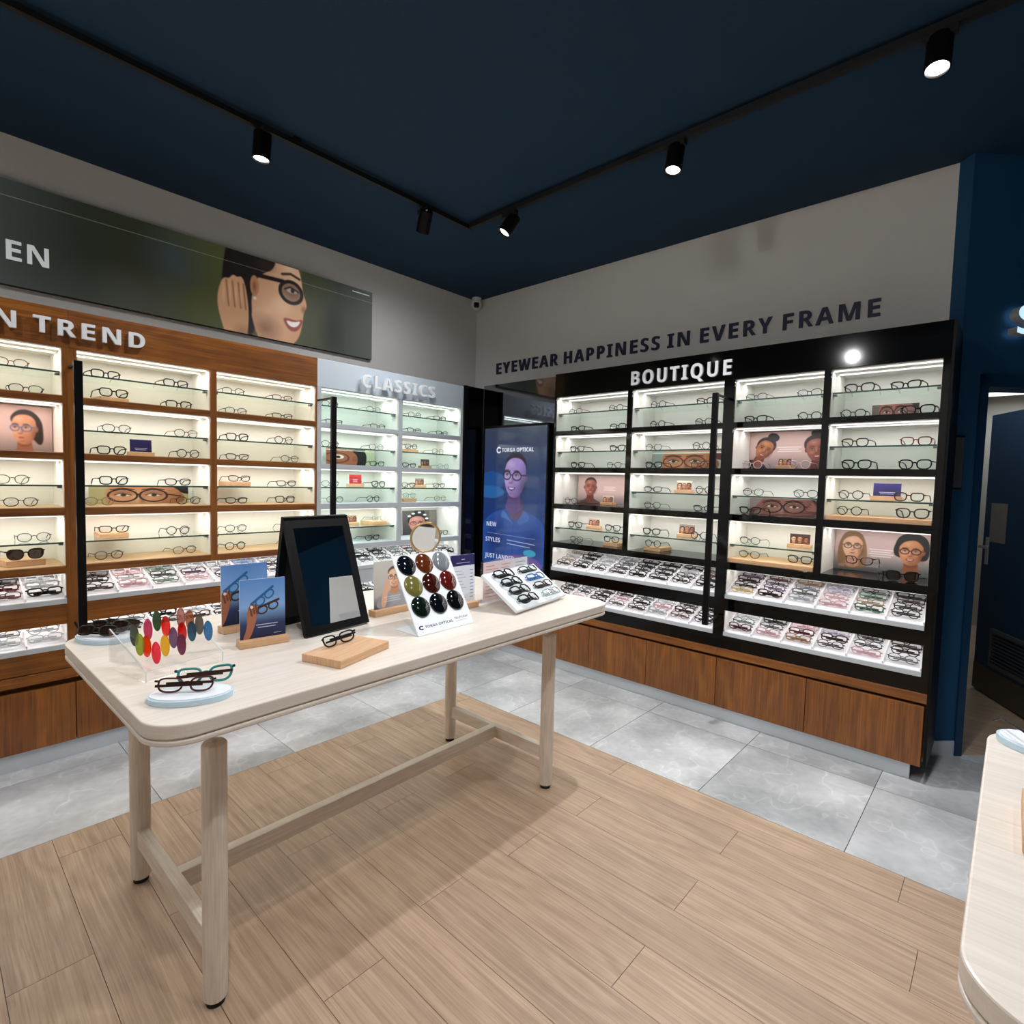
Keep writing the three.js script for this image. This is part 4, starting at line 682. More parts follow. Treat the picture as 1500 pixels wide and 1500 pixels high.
{
  const yL = (c) => LB[c][0] + 0.004, yR = (c) => RB[c][0] + 0.001;
  const shelfPoster = (right, pxl, pxr, py, y, h, pic, label, depth = 0.045) => { // stands near the back panel
    const d = (right ? RBk : LBk) + depth, a = right ? onZ(pxl, py, d) : onX(pxl, py, d), b = right ? onZ(pxr, py, d) : onX(pxr, py, d);
    const lim = Object.values(LIMITS).find((l) => { const m = right ? (a.x + b.x) / 2 : (a.z + b.z) / 2; return (l[1] > 1.42) && m > l[0] && m < l[1] && (right ? [1.432, 2.095, 2.795, 3.31] : [3.355, 2.684, 2.034, 1.367]).includes(l[0]); }) || [0.735, 1.33];
    const lo = Math.max(lim[0] + 0.004, right ? a.x : b.z), hi = Math.min(lim[1] - 0.004, right ? b.x : a.z);
    right ? poster(V((lo + hi) / 2, y, d), 0, hi - lo, h, pic, label) : poster(V(d, y, (lo + hi) / 2), H90, hi - lo, h, pic, label);
  };
  shelfPoster(0, -60, 77, 640, yL(1), 0.232, portrait(pinkBg, { x: 0.68, y: 0.5, s: 0.33, skin: ['#cf9473', '#9a6248'], hair: '#2a1c19', style: 'back', glasses: '#4a5fa0', turn: -0.8, smile: false }, 384, 224), 'pink poster of a woman with blue glasses and tied-back hair');
  shelfPoster(0, 130, 276, 728, yL(2), 0.096, eyesPrint(['#c98f6c', '#9b6244'], '#1c1210', '#1a1214', '#b3ab82'), 'wide poster of eyes behind round dark glasses, wooden bay');
  shelfPoster(0, 478, 549, 670, LB[1][0] + 0.001, 0.11, print(256, 160, (g, W, H) => { fillRect(g, W, H, [[0, '#c8cfae'], [1, '#c2c9a6']]); blob(g, [[-40, -30], [150, -40], [200, 30], [180, 200], [-40, 200]], '#a25f45'); blob(g, [[120, -20], [215, -20], [205, 190], [150, 190], [170, 60]], '#161318'); ell(g, 60, 70, 30, 24, '#efe2d8'); ell(g, 60, 72, 12, 14, '#38180f'); g.strokeStyle = '#6b2a1c'; g.lineWidth = 9; g.beginPath(); g.ellipse(52, 80, 62, 54, 0, 0, 7); g.stroke(); ell(g, 148, 85, 15, 32, '#94523a'); }, { blur: 1.6 }), 'close-up poster of one eye behind glasses, white cabinet');
  shelfPoster(0, 590, 640, 760, LB[3][0] + 0.001, 0.205, portrait([[0, '#5a5552'], [1, '#3b3836']], { x: 0.42, y: 0.55, s: 0.32, skin: ['#c58676', '#8d5145'], hair: '#181416', style: 'bun', glasses: '#7a3b40', smile: false, lip: '#9c3b3b' }, 256, 256, (g, W, H) => { for (const [x, y] of [[50, 60], [80, 34], [125, 24], [165, 50], [180, 90]]) ell(g, x, y, 13, 10, '#eef0f0'); g.fillStyle = '#77706a'; g.fillRect(W * 0.78, 0, W * 0.22, H); }), 'portrait poster of a woman with white hair flowers');
  shelfPoster(1, 846, 917, 720, yR(2), 0.225, portrait(pinkBg, { x: 0.27, y: 0.42, s: 0.29, skin: ['#a35c4c', '#6a352c'], hair: '#241816', style: 'bald', glasses: null, smile: true, lip: '#7a3a38', shirt: '#5a3f3b' }, 384, 224, (g, W) => faintLines(g, 210, 90, 90, 3, 12)), 'pink poster of a man with shaved hair, beside the screen');
  shelfPoster(1, 955, 1058, 675, yR(1), 0.108, eyesPrint(['#c98a62', '#8c4f33'], '#7a2f22', '#5a1f18', '#9aa6a2'), 'wide poster of eyes and auburn hair, boutique bay');
  shelfPoster(1, 1098, 1216, 650, yR(1), 0.236, print(448, 256, (g, W, H) => { fillRect(g, W, H, pinkBg); faintLines(g, 165, 105, 130, 3, 14); head(g, 88, 118, 66, { skin: ['#b06a44', '#75402a'], hair: '#20191a', style: 'bun', glasses: null, tilt: 0.4, shirt: '#16202e', lip: '#8a3b36' }); blob(g, [[20, 250], [40, 180], [62, 150], [80, 165], [70, 250]], '#8a4e34'); head(g, 378, 122, 74, { skin: ['#8f5140', '#5c2f28'], hair: '#23191a', style: 'bun', glasses: null, tilt: -0.1, shirt: '#6d5a50', lip: '#7d2f33' }); }, { blur: 1.6 }), 'pink poster of two women with hair tied up');
  shelfPoster(1, 1098, 1205, 745, yR(2), 0.098, eyesPrint(['#a0665c', '#6d3a36'], '#2a0f12', '#3a2422', '#a08a8a', { hands: true }), 'wide poster of hands holding dark glasses before eyes');
  shelfPoster(1, 1278, 1347, 590, yR(0), 0.085, eyesPrint(['#b3736a', '#7d4440'], '#3b1518', '#2a2527', '#7a6a62'), 'narrow poster of a face in wine-red glasses, end bay');
  shelfPoster(1, 1222, 1366, 805, yR(3), 0.245, print(448, 256, (g, W, H) => { fillRect(g, W, H, [[0, '#d3b8b6'], [0.55, '#c4a9a7'], [0.75, '#8b8583'], [1, '#4d4b4c']]); faintLines(g, 170, 120, 110, 4, 13); head(g, 88, 112, 68, { skin: ['#e2b394', '#c08a69'], hair: '#8a6745', style: 'long', glasses: '#4a3a30', smile: false, lip: '#b06a62' }); head(g, 358, 118, 74, { skin: ['#c4845c', '#8f5636'], hair: '#1d1a1c', style: 'wave', glasses: '#20140e', turn: -0.2, lip: '#7d3a32', shirt: '#5c6260' }); }, { blur: 1.6 }), 'pink poster of a fair woman and a dark-haired man');
  // small cards in wooden blocks
  const navyCard = print(128, 96, (g, W, H) => { fillRect(g, W, H, [[0, '#241c63'], [1, '#1c164f']]); faintLines(g, 28, 62, 72, 2, 10, '#d8dcf2'); });
  const redCard = print(128, 96, (g, W, H) => { fillRect(g, W, H, [[0, '#b02027'], [1, '#9a1a22']]); faintLines(g, 40, 48, 46, 3, 11, '#f0dedc'); });
  const people = (seed, bg) => print(128, 96, (g, W, H) => { const R = rng(seed); fillRect(g, W, H, [[0, bg], [1, '#6b4032']]); for (let i = 0; i < 3; i++) head(g, 24 + i * 40, 44 + 6 * R(), 20, { skin: [LIGHTSKIN, TANSKIN, BROWN][i], hair: '#2a1a14', style: i % 2 ? 'bald' : 'wave', glasses: '#1a1414', shirt: ['#7a2a2a', '#40302a', '#8a5a40'][i] }); }, { blur: 1.2 });
  const small = (right, px, py, y, pic, label, h = 0.075, w = 0.105) => { const d = (right ? RF : LF) - 0.155, q = right ? onZ(px, py, d) : onX(px, py, d); standCard(right ? V(q.x, y + 0.001, d) : V(d, y + 0.001, q.z), right ? 0 : H90, w, h, pic, label, { bw: w + 0.02 }); };
  small(0, 208, 660, yL(1), navyCard, 'navy card in wooden block, wooden bay beside its bar'); small(0, 523, 704, LG[2], redCard, 'red card in wooden block, white cabinet'); small(0, 517, 757, LG[3], people(1, '#c9b5a0'), 'picture card in wooden block, lowest glass of white cabinet', 0.06, 0.09);
  small(0, 625, 677, LB[1][0], people(2, '#4a4a50'), 'dark picture card in wooden block, second board of white cabinet', 0.06, 0.09); small(0, 617, 705, LG[2], people(3, '#a8988c'), 'picture card in wooden block, third glass of white cabinet', 0.06, 0.09);
  small(1, 868, 767, RG[3], people(4, '#d6b9a8'), 'picture card of red-dressed people in wooden block, beside the screen', 0.06, 0.1); small(1, 1000, 717, RG[2], people(5, '#e0d3c4'), 'picture card in wooden block, third glass before the bar', 0.065, 0.105); small(1, 1004, 782, RG[3], people(6, '#9a8d88'), 'picture card in wooden block, lowest glass before the bar', 0.07, 0.11);
  small(1, 1170, 795, RG[3], people(7, '#3d2a24'), 'dark picture card in wooden block, boutique bay past the bar', 0.065, 0.11); small(1, 1298, 724, RG[2], navyCard, 'navy card in wooden block, boutique end bay', 0.075, 0.125); small(1, 1148, 681, yR(1), people(8, '#c0a7a0'), 'picture card in wooden block before the two-women poster', 0.055, 0.075); small(1, 888, 737, yR(2), people(9, '#e3cfc0'), 'picture card in wooden block before the man poster', 0.055, 0.09);
  { const q = onZ(1170, 683, RF - 0.1); glasses('round', 'pink', 'pink round eyeglasses before the two-women poster, by its card', null, V(q.x, yR(1), RF - 0.1), -0.1); }
}

// ---------------------------------------------------------------- oak tables
const TH = 0.88;
function slab(w, d, h, r, bevel) {
  const s = new THREE.Shape(), a = w / 2 - bevel, b = d / 2 - bevel; r -= bevel;
  s.moveTo(-a + r, -b); s.lineTo(a - r, -b); s.absarc(a - r, -b + r, r, -Math.PI / 2, 0); s.lineTo(a, b - r); s.absarc(a - r, b - r, r, 0, Math.PI / 2); s.lineTo(-a + r, b); s.absarc(-a + r, b - r, r, Math.PI / 2, Math.PI); s.lineTo(-a, -b + r); s.absarc(-a + r, -b + r, r, Math.PI, 1.5 * Math.PI);
  const g = new THREE.ExtrudeGeometry(s, { depth: h - 2 * bevel, bevelEnabled: true, bevelThickness: bevel, bevelSize: bevel, bevelSegments: 2, curveSegments: 10 });
  g.rotateX(-Math.PI / 2); g.translate(0, bevel, 0); g.clearGroups(); return meter(g.index ? g.toNonIndexed() : g, 2, 0.3, 0.1);
}
function makeTable(label, pos, turn, W, L, legs, off) {
  const t = thing('display_table', label, 'table', pos, turn);
  const top = part('table_top', slab(W, L, 0.036, 0.1, 0.004).translate(0, TH - 0.036, 0), M.table, t);
  part('groove', slab(W - 0.012, L - 0.012, 0.004, 0.095, 0.001).translate(0, TH - 0.0398, 0), M.leg, top);
  part('lower_layer', slab(W, L, 0.014, 0.1, 0.004).translate(0, TH - 0.0535, 0), M.table, top);
  const [x0, x1, z0, z1] = legs, r = 0.032;
  for (const x of [x0, x1]) for (const z of [z0, z1]) {
    const pr = [[0, 0.014], [r - 0.006, 0.014], [r - 0.001, 0.02], [r, 0.2], [r, 0.736], [r - 0.004, 0.742], [0, 0.742]].map(([a, b]) => new THREE.Vector2(a, b));
    const g = new THREE.LatheGeometry(pr, 28); const uv = g.attributes.uv; for (let i = 0; i < uv.count; i++) { const u = uv.getX(i); uv.setXY(i, g.attributes.position.getY(i), u * 0.2); }
    const l = part('leg', g.translate(x, 0, z), M.leg, t);
    part('foot', cyl(r - 0.008, r - 0.008, 0.0138, x, 0, z), M.rubber, l); part('pin', cyl(0.006, 0.006, TH - 0.0535 - 0.742, x, 0.742, z, 10), M.steel, l);
  }
  for (const z of [z0, z1]) { part('end_rail', bx(x0 + r - 0.004, x1 - r + 0.004, 0.14, 0.2, z - 0.018, z + 0.018, 0, 0.003), M.leg, t); part('top_beam', bx(x0 - 0.03, x1 + 0.03, 0.786, TH - 0.0537, z - 0.022, z + 0.022, 0, 0.003), M.leg, t); }
  part('long_rail', bx((x0 + x1) / 2 - 0.02, (x0 + x1) / 2 + 0.02, 0.139, 0.2005, z0 + 0.014, z1 - 0.014, 2, 0.003), M.leg, t);
  return t;
}
makeTable('pale oak display table with round legs, set with mirrors and cards', V(2.15, 0, 2.538), 0.018, 1.02, 1.975, [-0.33, 0.35, -0.69, 0.8]);
makeTable('second pale oak display table with rounded corners beside the navy wall', V(5.045, 0, 2.55), Math.PI / 2 - 0.005, 1.02, 1.975, [-0.33, 0.35, -0.69, 0.8]);

// ---------------------------------------------------------------- things on the table
const TT = TH + 0.0006;
// a base line between two pixels on the table top: middle, turn and width
function baseLine(xl, yl, xr, yr, h = TT) { const a = onY(xl, yl, h), b = onY(xr, yr, h), d = b.clone().sub(a); return { mid: a.clone().add(b).multiplyScalar(0.5), turn: Math.atan2(-d.z, d.x), w: d.length() }; }
// length of a panel leaning back by `lean` from a base line up to a pixel
function reach(base, lean, px, py) {
  const f = V(Math.sin(base.turn), 0, Math.cos(base.turn)), n = V(0, Math.sin(lean), 0).addScaledVector(f, Math.cos(lean)), q = onPlane(px, py, base.mid, n).sub(base.mid);
  return q.dot(V(0, Math.cos(lean), 0).addScaledVector(f, -Math.sin(lean)));
}
const pixelOf = (p) => { const v = p.clone().sub(CAM.pos), z = v.dot(CAM.d); return [750 + CAM.f * v.dot(CAM.r) / z, 750 - CAM.f * v.dot(CAM.u) / z]; };
// how far a panel standing on a base line leans back, from where its upper corners show
function leanOf(base, tl, tr) {
  const f = V(Math.sin(base.turn), 0, Math.cos(base.turn)), x = V(Math.cos(base.turn), 0, -Math.sin(base.turn)); let best = [1e9, 0, 0];
  for (let a = -0.1; a < 1.35; a += 0.01) {
    const len = reach(base, a, (tl[0] + tr[0]) / 2, (tl[1] + tr[1]) / 2); if (len < 0) continue;
    const top = base.mid.clone().addScaledVector(V(0, 1, 0), len * Math.cos(a)).addScaledVector(f, -len * Math.sin(a)), p = pixelOf(top.clone().addScaledVector(x, -base.w / 2)), q = pixelOf(top.clone().addScaledVector(x, base.w / 2));
    const e = Math.hypot(p[0] - tl[0], p[1] - tl[1]) + Math.hypot(q[0] - tr[0], q[1] - tr[1]); if (e < best[0]) best = [e, a, len];
  }
  return { lean: best[1], len: best[2], err: best[0] };
}
function foldedPair(shape, col, label, group, pos, turn, tilt, lens = M.lens, arm = col) {
  const o = thing('folded_eyeglasses', label, 'eyeglasses', pos, turn, group); o.rotation.set(tilt, turn, 0, 'YXZ'); const g = glassesGeo(shape);
  part('frame', g.front, FR[col], o); part('folded_temples', g.arms, FR[arm], o); g.lenses.forEach((q) => part('lens', q, lens, o)); return o;
}
function ovalDish(label, pos, turn, a, b) {
  const t = thing('oval_dish', label, 'dish', pos, turn);
  const g = (ra, rb, h, y) => { const c = new THREE.CylinderGeometry(1, 1, h, 48); c.scale(ra, 1, rb); c.translate(0, y + h / 2, 0); return c; };
  part('rim', g(a, b, 0.014, 0), M.dishEdge, t, 'pale blue edge'); part('surface', g(a - 0.006, b - 0.006, 0.003, 0.014), M.dish, t);
  return t;
}
{
  const c = onY(277, 1016, TH + 0.017), l = onY(215, 1018, TH + 0.017), r = onY(342, 1008, TH + 0.017), turn = Math.atan2(-(r.z - l.z), r.x - l.x), a = l.distanceTo(r) / 2;
  const m = l.clone().add(r).multiplyScalar(0.5); m.y = TT;
  ovalDish('white oval dish with pale blue edge holding two colourful frames', m, turn, a, a * 0.62);
  const f = V(Math.sin(turn), 0, Math.cos(turn)), s = V(Math.cos(turn), 0, -Math.sin(turn));
  const put = (shape, col, label, dx, dz, dt) => foldedPair(shape, col, label, null, V(m.x, TH + 0.0178, m.z).addScaledVector(s, dx).addScaledVector(f, dz), turn + dt, 0.5, M.lens, 'brown');
  // the folded temples face the shop floor: the pairs are turned round
  put('cat', 'teal', 'teal folded eyeglasses with brown temples at the back of the oval dish', 0.022, -0.052, Math.PI + 0.12);
  put('rect', 'wine', 'wine red folded eyeglasses with brown temples at the front of the oval dish', -0.012, 0.006, Math.PI - 0.08);
}
{
  // dish with dark frames by the rounded far corner
  const m = onY(155, 936, TT); ovalDish('pale blue oval dish of dark frames behind the lens rack', m, 0.55, 0.1, 0.07);
  const f = V(Math.sin(0.55), 0, Math.cos(0.55));
  [[0.045, 'rect', 'black', 'front'], [0.0, 'square', 'grey', 'middle'], [-0.045, 'rect', 'black', 'rear']].forEach(([d, sh, col, w]) => foldedPair(sh, col, `${w} pair of dark frames on the dish behind the lens rack`, 'dark frames on the far dish', V(m.x, TH + 0.0255, m.z).addScaledVector(f, d), 0.55 + 0.2, -0.75, M.lensDark));
}
{
  // clear rack with tinted lens samples
  const fl = onY(212, 1000, TT), fr = onY(326, 968, TT), bl = onY(168, 938, TT), d = fr.clone().sub(fl), turn = Math.atan2(-d.z, d.x), w = d.length(), dep = 0.2;
  const t = thing('acrylic_lens_rack', 'clear acrylic rack holding bright tinted lens samples', 'rack', V(fl.x, TT, fl.z), turn);
  const hF = 0.03, hB = 0.115, slope = Math.atan2(hB - hF, dep), len = Math.hypot(hB - hF, dep);
  const pl = bx(0, w, -0.0035, 0, -len, 0); pl.rotateX(slope); pl.translate(0, hF + 0.003, 0); part('sloping_sheet', pl, M.acrylic, t);
  part('front_sheet', bx(0, w, 0, hF, 0, 0.0035), M.acrylic, t);
  for (const x of [0, w - 0.0035]) { const s = new THREE.Shape([[0, 0], [dep, 0], [dep, hB], [0, hF]].map(([a, b]) => new THREE.Vector2(a, b))), g = new THREE.ExtrudeGeometry(s, { depth: 0.0035, bevelEnabled: false }); g.rotateY(Math.PI / 2); g.translate(x, 0, 0); g.clearGroups(); part('side_sheet', g, M.acrylic, t); }
  part('back_sheet', bx(0, w, 0, hB, -dep - 0.0035, -dep), M.acrylic, t);
  const edge = phy({ color: 0xe4ecec, roughness: 0.35, transmission: 0.35, thickness: 0 });
  part('polished_edge', bx(0, w, hF, hF + 0.0015, 0, 0.0035), edge, t);
  for (const x of [0, w - 0.0035]) { const g = bx(x, x + 0.0035, 0, 0.0015, -len, 0); g.rotateX(slope); g.translate(0, hF + 0.0032, 0); part('polished_edge', g, edge, t); part('polished_edge', bx(x, x + 0.0035, 0, hF, 0.0035, 0.005), edge, t); }
  const tint = (c) => phy({ color: c, transmission: 0.75, thickness: 0, roughness: 0.06, ior: 1.5 });
  const cols = [['olive', 0x6d7a58], ['lime', 0xc9d63a], ['pink', 0xe85a9a], ['green', 0x4f8a3a], ['orange', 0xff6a1a], ['coral', 0xff4f6a], ['red', 0xff4a2a], ['yellow', 0xffe51a], ['pale purple', 0xa88ab0], ['rose', 0xd8aaa0], ['scarlet', 0xf03a28], ['plum', 0xa83a80], ['peach', 0xe0b090], ['teal', 0x2a90aa], ['grey', 0xa09a92], ['sky blue', 0x5aaad8]];
  const at2 = [[197, 932], [205, 946], [217, 923], [230, 910], [215, 948], [229, 958], [243, 918], [242, 947], [254, 935], [265, 905], [267, 927], [266, 945], [278, 908], [281, 925], [292, 915], [305, 924]];
  const f = V(Math.sin(turn), 0, Math.cos(turn)), n = V(0, Math.cos(slope), 0).addScaledVector(f, Math.sin(slope)), p0 = V(fl.x, TT + hF + 0.003, fl.z);
  at2.forEach(([px, py], i) => {
    const q = onPlane(px, py + 14, p0, n), g = new THREE.CylinderGeometry(1, 1, 0.002, 28); g.rotateZ(Math.PI / 2); g.scale(1, 0.03, 0.019); g.translate(0, 0.031, 0);
    const o = thing('tinted_lens_sample', `${cols[i][0]} tinted oval lens sample standing in the clear rack`, 'lens', q, turn + 0.1, 'tinted lens samples in the rack');
    part('lens', g, tint(cols[i][1]), o); const rg = new THREE.TorusGeometry(1, 0.05, 5, 28); rg.rotateY(Math.PI / 2); rg.scale(0.02, 0.031, 0.02); rg.translate(0, 0.031, 0); part('rim', rg, tint(cols[i][1]), o);
  });
}
{
  // two blue cards of a hand holding frames
  const hand = (shift) => print(256, 330, (g, W, H) => {
    fillRect(g, W, H, [[0, '#5f8fd0'], [0.45, '#86aede'], [0.62, '#5a7aa0'], [0.75, '#23305a'], [1, '#141c3c']]);
    g.save(); g.translate(shift, 0);
    const fr = (x, y, r, col, len) => { g.save(); g.translate(x, y); g.rotate(r); line(g, [[-30, -16], [len, -16]], col, 13); g.strokeStyle = col; g.lineWidth = 8; for (const q of [len * 0.15, len * 0.68]) { g.beginPath(); g.ellipse(q, 4, len * 0.22, 20, 0, 0, 7); g.fillStyle = 'rgba(90,150,200,0.35)'; g.fill(); g.stroke(); } g.restore(); };
    fr(96, 130, -0.62, '#1d5f9a', 120); fr(108, 172, -0.3, '#3a2418', 120);
    blob(g, [[10, 330], [40, 260], [36, 190], [50, 140], [80, 128], [100, 150], [96, 190], [84, 250], [50, 330]], '#a86a4c'); for (const [x, y] of [[56, 150], [70, 138], [86, 142]]) line(g, [[x, y], [x + 10, y + 46]], '#6e3c2a', 10); ell(g, 66, 150, 9, 8, '#e8e4e0');
    g.restore(); faintLines(g, 90, 250, 120, 2, 14, '#c8cfe4'); faintLines(g, 190, 304, 40, 1, 10, '#c8cfe4');
  });
  const lean = 0.04, f = baseLine(352, 952, 424, 940), fb = V(Math.sin(f.turn), 0, Math.cos(f.turn));
  const hgt = reach({ mid: f.mid.clone().addScaledVector(fb, -0.03), turn: f.turn }, lean, 385, 848);
  standCard(f.mid, f.turn, f.w * 0.93, hgt - 0.016, hand(0), 'blue card of a hand with two frames, in front in wooden block', { bw: f.w, bh: 0.024, bd: 0.055, lean });
  const b = baseLine(328, 930, 398, 917); standCard(b.mid, b.turn, b.w * 0.97, hgt + 0.004, hand(-46), 'blue card of a hand with frames, standing behind its twin', { bw: b.w * 1.02, bh: 0.024, bd: 0.055, lean });
}
{
  // A-frame mirror, glazed on both faces
  const b = baseLine(449, 936, 541, 913), { lean, len: hgt, err } = leanOf(b, [418, 765], [507, 761]), t = thing('tabletop_mirror', 'black-framed standing mirror folded like an A-frame on the table', 'mirror', b.mid, b.turn);
  const w = b.w, fw = 0.03, apex = V(0, hgt * Math.cos(lean), -hgt * Math.sin(lean));
  const panel = (k) => {
    const g = new THREE.Group(); g.name = k > 0 ? 'front_panel' : 'rear_panel'; t.add(g);
    const lr = 0.17; if (k > 0) { g.rotation.x = -lean; g.position.y = 0.018 * Math.sin(lean); } else { g.position.set(0, 0.018 * Math.sin(lr), -hgt * Math.sin(lean) - hgt * Math.sin(lr) - 0.02); g.rotation.x = lr; }
    const d = k > 0 ? [-0.018, 0] : [0, 0.018], zf = k > 0 ? 0 : 0.018 * 0;
    part('frame', merge([bx(-w / 2, -w / 2 + fw, 0, hgt, d[0], d[1], 1), bx(w / 2 - fw, w / 2, 0, hgt, d[0], d[1], 1), bx(-w / 2 + fw, w / 2 - fw, 0, fw, d[0], d[1]), bx(-w / 2 + fw, w / 2 - fw, hgt - fw, hgt, d[0], d[1])]), M.blackSatin, g);
    part('glass', bx(-w / 2 + fw, w / 2 - fw, fw, hgt - fw, k > 0 ? -0.006 : 0.004, k > 0 ? -0.004 : 0.006), M.mirror, g); part('back_board', bx(-w / 2 + fw, w / 2 - fw, fw, hgt - fw, k > 0 ? -0.016 : 0.007, k > 0 ? -0.007 : 0.016), M.blackMatt, g);
    return g;
  };
  panel(1); panel(-1);
}
{
  // flat wooden block with black glasses
  const a = onY(499, 969, TH + 0.025), b = onY(570, 939, TH + 0.025), c = onY(457, 953, TH + 0.025), d = b.clone().sub(a), turn = Math.atan2(-d.z, d.x), w = d.length(), dep = a.distanceTo(c), m = a.clone().add(b).multiplyScalar(0.5);
  const f = V(Math.sin(turn), 0, Math.cos(turn)), s = single('riser_block', bx(-w / 2, w / 2, 0, 0.025, -dep, 0, 0, 0.002), M.block, 'flat light wooden block with black glasses before the mirror', 'riser'); s.position.set(m.x, TT, m.z); s.rotation.y = turn;
  const q = onY(498, 944, TH + 0.026); foldedPair('rect', 'black', 'black folded eyeglasses on the flat wooden block before the mirror', null, V(q.x, TH + 0.0262, q.z), turn - 0.1 + Math.PI, 0.5);
}
{
  // white board with nine tinted lenses
  const b = baseLine(613, 933, 694, 912), { lean, len: hgt } = leanOf(b, [576, 818], [652, 803]), w = b.w, t = thing('lens_sample_board', 'white leaning board with nine dark tinted lenses in rows', 'board', b.mid, b.turn);
  const pic = print(400, 660, (g, W, H) => { fillRect(g, W, H, [[0, '#f1f5f8'], [1, '#eaf1f5']]); g.fillStyle = '#1b2050'; g.font = 'bold 26px sans-serif'; g.fillText('TORGA OPTICAL', 60, 612); g.beginPath(); g.arc(36, 603, 13, 0.7, 5.6); g.lineWidth = 9; g.strokeStyle = '#1b2050'; g.stroke(); g.fillStyle = '#3a3f48'; g.font = '28px sans-serif'; g.fillText('NuPolar', 274, 598); faintLines(g, 276, 614, 84, 1, 9, '#9aa2ac'); });
  const gp = bx(-w / 2, w / 2, 0, hgt, -0.004, 0); gp.rotateX(-lean); part('board', gp, M.whitePlastic, t);
  const pp = new THREE.PlaneGeometry(w - 0.002, hgt - 0.002); pp.translate(0, hgt / 2, 0.0006); pp.rotateX(-lean); part('print', pp, pic, t);
  const lens = [[0x0a1018, 0x5a2a0c, 0x7d848a], [0x6d6a30, 0x3a1208, 0x5a1410], [0x0c1a10, 0x080c14, 0x080c0c]];
  for (let r = 0; r < 3; r++) for (let c = 0; c < 3; c++) {
    const g = new THREE.SphereGeometry(1, 24, 10, 0, 2 * Math.PI, 0, Math.PI / 2); g.rotateX(Math.PI / 2); g.scale(w * 0.15, w * 0.15, 0.012); g.translate((c - 1) * w * 0.31, hgt * (0.86 - r * 0.265), 0.001); g.rotateX(-lean);
    part('tinted_lens', g, phy({ color: lens[r][c], roughness: 0.05, clearcoat: 1, clearcoatRoughness: 0.02 }), t);
  }
  const foot = bx(-w / 2, w / 2, 0, 0.003, -0.14, -0.004); part('foot', foot, M.whitePlastic, t); part('strut', bx(-w / 2 + 0.04, w / 2 - 0.04, 0.003, hgt * 0.5 * Math.cos(lean), -hgt * 0.5 * Math.sin(lean) - 0.008, -hgt * 0.5 * Math.sin(lean) - 0.004), M.acrylic, t);
}
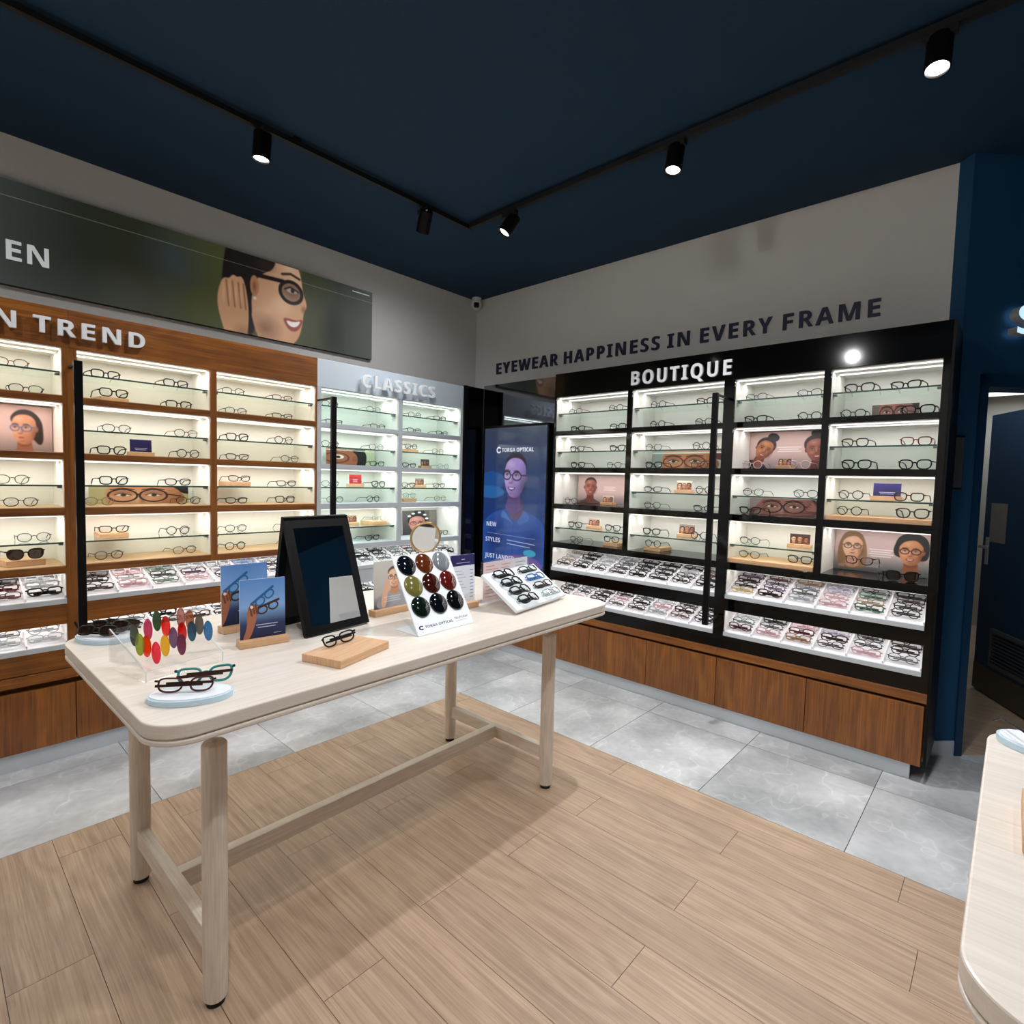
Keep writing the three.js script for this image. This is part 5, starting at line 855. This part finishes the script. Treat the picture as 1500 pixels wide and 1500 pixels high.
{
  // card of a woman, price list, round mirror, pinkish menu sheet
  const b = baseLine(550, 905, 606, 893); standCard(b.mid, b.turn, b.w * 0.9, 0.21, portrait([[0, '#c9c6bf'], [0.7, '#b5aea8'], [1, '#3c3638']], { x: 0.58, y: 0.36, s: 0.19, skin: LIGHTSKIN, hair: '#5a4034', style: 'back', glasses: '#7a5a4a', turn: -0.4, shirt: '#9aa0a6', lip: '#c25a50' }, 240, 320, (g) => { blob(g, [[40, 300], [60, 200], [80, 130], [100, 120], [110, 150], [90, 220], [80, 310]], '#d9a98a'); faintLines(g, 70, 240, 110, 3, 14, 'rgba(240,240,240,0.7)'); }), 'card of a woman touching her glasses, in wooden block', { bw: b.w, bh: 0.026, bd: 0.05, lean: 0.03 });
  const pl = baseLine(660, 897, 704, 888), list = print(240, 380, (g, W, H) => { fillRect(g, W, H, [[0, '#e6eaf2'], [1, '#dfe5ee']]); g.fillStyle = '#2b2760'; g.fillRect(0, 0, W, 84); faintLines(g, 110, 36, 30, 1, 14, '#d8dcf2'); faintLines(g, 60, 62, 130, 1, 12, '#c8cce8'); for (let i = 0; i < 9; i++) { line(g, [[24, 124 + i * 26], [24 + 90 + (i % 3) * 18, 124 + i * 26]], '#9aa4bb', 4); line(g, [[196, 124 + i * 26], [222, 124 + i * 26]], '#5a6484', 5); } });
  standCard(pl.mid, pl.turn, 0.145, 0.225, list, 'price list with navy heading standing in wooden block', { bw: 0.16, bh: 0.026, bd: 0.05, lean: 0.03 });
  const c = onY(716, 889, TT), q = baseLine(705, 884, 771, 869), menu = print(280, 300, (g, W, H) => { fillRect(g, W, H, [[0, '#e8d3cf'], [0.5, '#e3d5da'], [1, '#d9e0e4']], true); for (let k = 0; k < 3; k++) for (let i = 0; i < 10; i++) line(g, [[18 + k * 92, 34 + i * 26], [18 + k * 92 + 46 + ((i * 7 + k * 5) % 4) * 8, 34 + i * 26]], k < 2 ? '#c98a80' : '#93a0a4', 6); });
  const hh = reach(q, 0, 738, 818), t = thing('menu_stand', 'clear upright stand with a pinkish printed sheet', 'stand', q.mid, q.turn);
  part('clear_sheet', bx(-q.w / 2 - 0.006, q.w / 2 + 0.006, 0, hh, -0.003, 0.003), M.acrylic, t); const s = new THREE.PlaneGeometry(q.w - 0.01, hh - 0.012); s.translate(0, hh / 2, 0.0036); part('printed_sheet', s, menu, t); part('foot', bx(-q.w / 2, q.w / 2, 0, 0.004, -0.05, -0.003), M.acrylic, t);
  // round mirror on a gooseneck foot
  const base = onY(612, 872, TT), mt = thing('round_mirror', 'small round mirror with thin gold rim on a stand', 'mirror', V(base.x, TT, base.z), -0.35);
  const toCam = CAM.pos.clone().sub(base), f2 = V(toCam.x, 0, toCam.z).normalize(), ctr = onPlane(623, 787, base, f2), hy = ctr.y - TT;
  mt.position.set(ctr.x, TT, ctr.z); mt.rotation.y = Math.atan2(f2.x, f2.z) + 0.25;
  const R = 0.072, disk = new THREE.CylinderGeometry(R, R, 0.004, 40); disk.rotateX(Math.PI / 2); disk.rotateX(0.12); disk.rotateZ(0.3); disk.translate(0, hy, 0.006); part('mirror_glass', disk, M.mirror, mt);
  const ring = new THREE.TorusGeometry(R + 0.002, 0.006, 8, 40); ring.rotateX(0.12); ring.rotateZ(0.3); ring.translate(0, hy, 0.006); part('rim', ring, M.gold, mt);
  part('stem', tube([V(0, 0.01, -0.03), V(0, hy * 0.6, -0.03), V(0, hy, -0.006)], 0.005, 12, 8), M.gold, mt); part('base', cyl(0.05, 0.055, 0.012, 0, 0, -0.03, 32), M.gold, mt);
}
{
  // tilted white tray with eight pairs
  const b = baseLine(757, 902, 828, 877), w = b.w; const { lean, len } = leanOf(b, [706, 850], [778, 830]), t = thing('tilted_tray', 'white tilted display tray with eight pairs in two columns', 'tray', b.mid, b.turn);
  const g = bx(-w / 2, w / 2, 0, len, 0, 0.018, 0, 0.003); g.rotateX(-lean); g.translate(0, 0.008, -0.005); part('board', g, M.whitePlastic, t);
  const leg = bx(-w / 2 + 0.02, w / 2 - 0.02, 0, len * Math.cos(lean) - 0.008, -0.004, 0.004); leg.translate(0, 0, -len * Math.sin(lean) + 0.03); part('support', leg, M.acrylic, t);
  const cols = [['black', 'grey'], ['black', 'blue'], ['grey', 'brown'], ['black', 'clear']], f = V(Math.sin(b.turn), 0, Math.cos(b.turn)), s = V(Math.cos(b.turn), 0, -Math.sin(b.turn)), up = V(0, Math.cos(lean), 0).addScaledVector(f, -Math.sin(lean)), n = V(0, Math.sin(lean), 0).addScaledVector(f, Math.cos(lean));
  for (let r = 0; r < 4; r++) for (let c = 0; c < 2; c++) {
    const col = cols[r][c], p = b.mid.clone().addScaledVector(s, (c - 0.5) * w * 0.46).addScaledVector(up, len * (0.74 - r * 0.232)).addScaledVector(n, 0.042).addScaledVector(f, -0.005); p.y += 0.006;
    const o = foldedPair(c ? 'rect' : 'square', col, `${colourWord[col]} folded eyeglasses on the white tilted tray, ${['top', 'second', 'third', 'bottom'][r]} row`, 'pairs on the tilted tray', p, b.turn, -lean); o.scale.setScalar(Math.min(1.1, w * 0.43 / 0.135));
  }
}
{
  // second table: dish and block at the frame edge
  const d = onY(1512, 1096, TT); ovalDish('white oval dish on the second oak table', V(d.x + 0.045, TT, d.z), -0.2, 0.11, 0.07);
  glasses('rect', 'black', 'black narrow eyeglasses on the dish of the second table', null, V(d.x + 0.05, TH + 0.0185, d.z + 0.02), 0.5);
  const w = onY(1497, 1250, TT), s = single('riser_block', bx(0, 0.16, 0, 0.03, -0.2, 0, 0, 0.002), M.block, 'light wooden block lying on the second oak table', 'riser'); s.position.set(w.x, TT, w.z);
}
renderer.render(scene, camera);
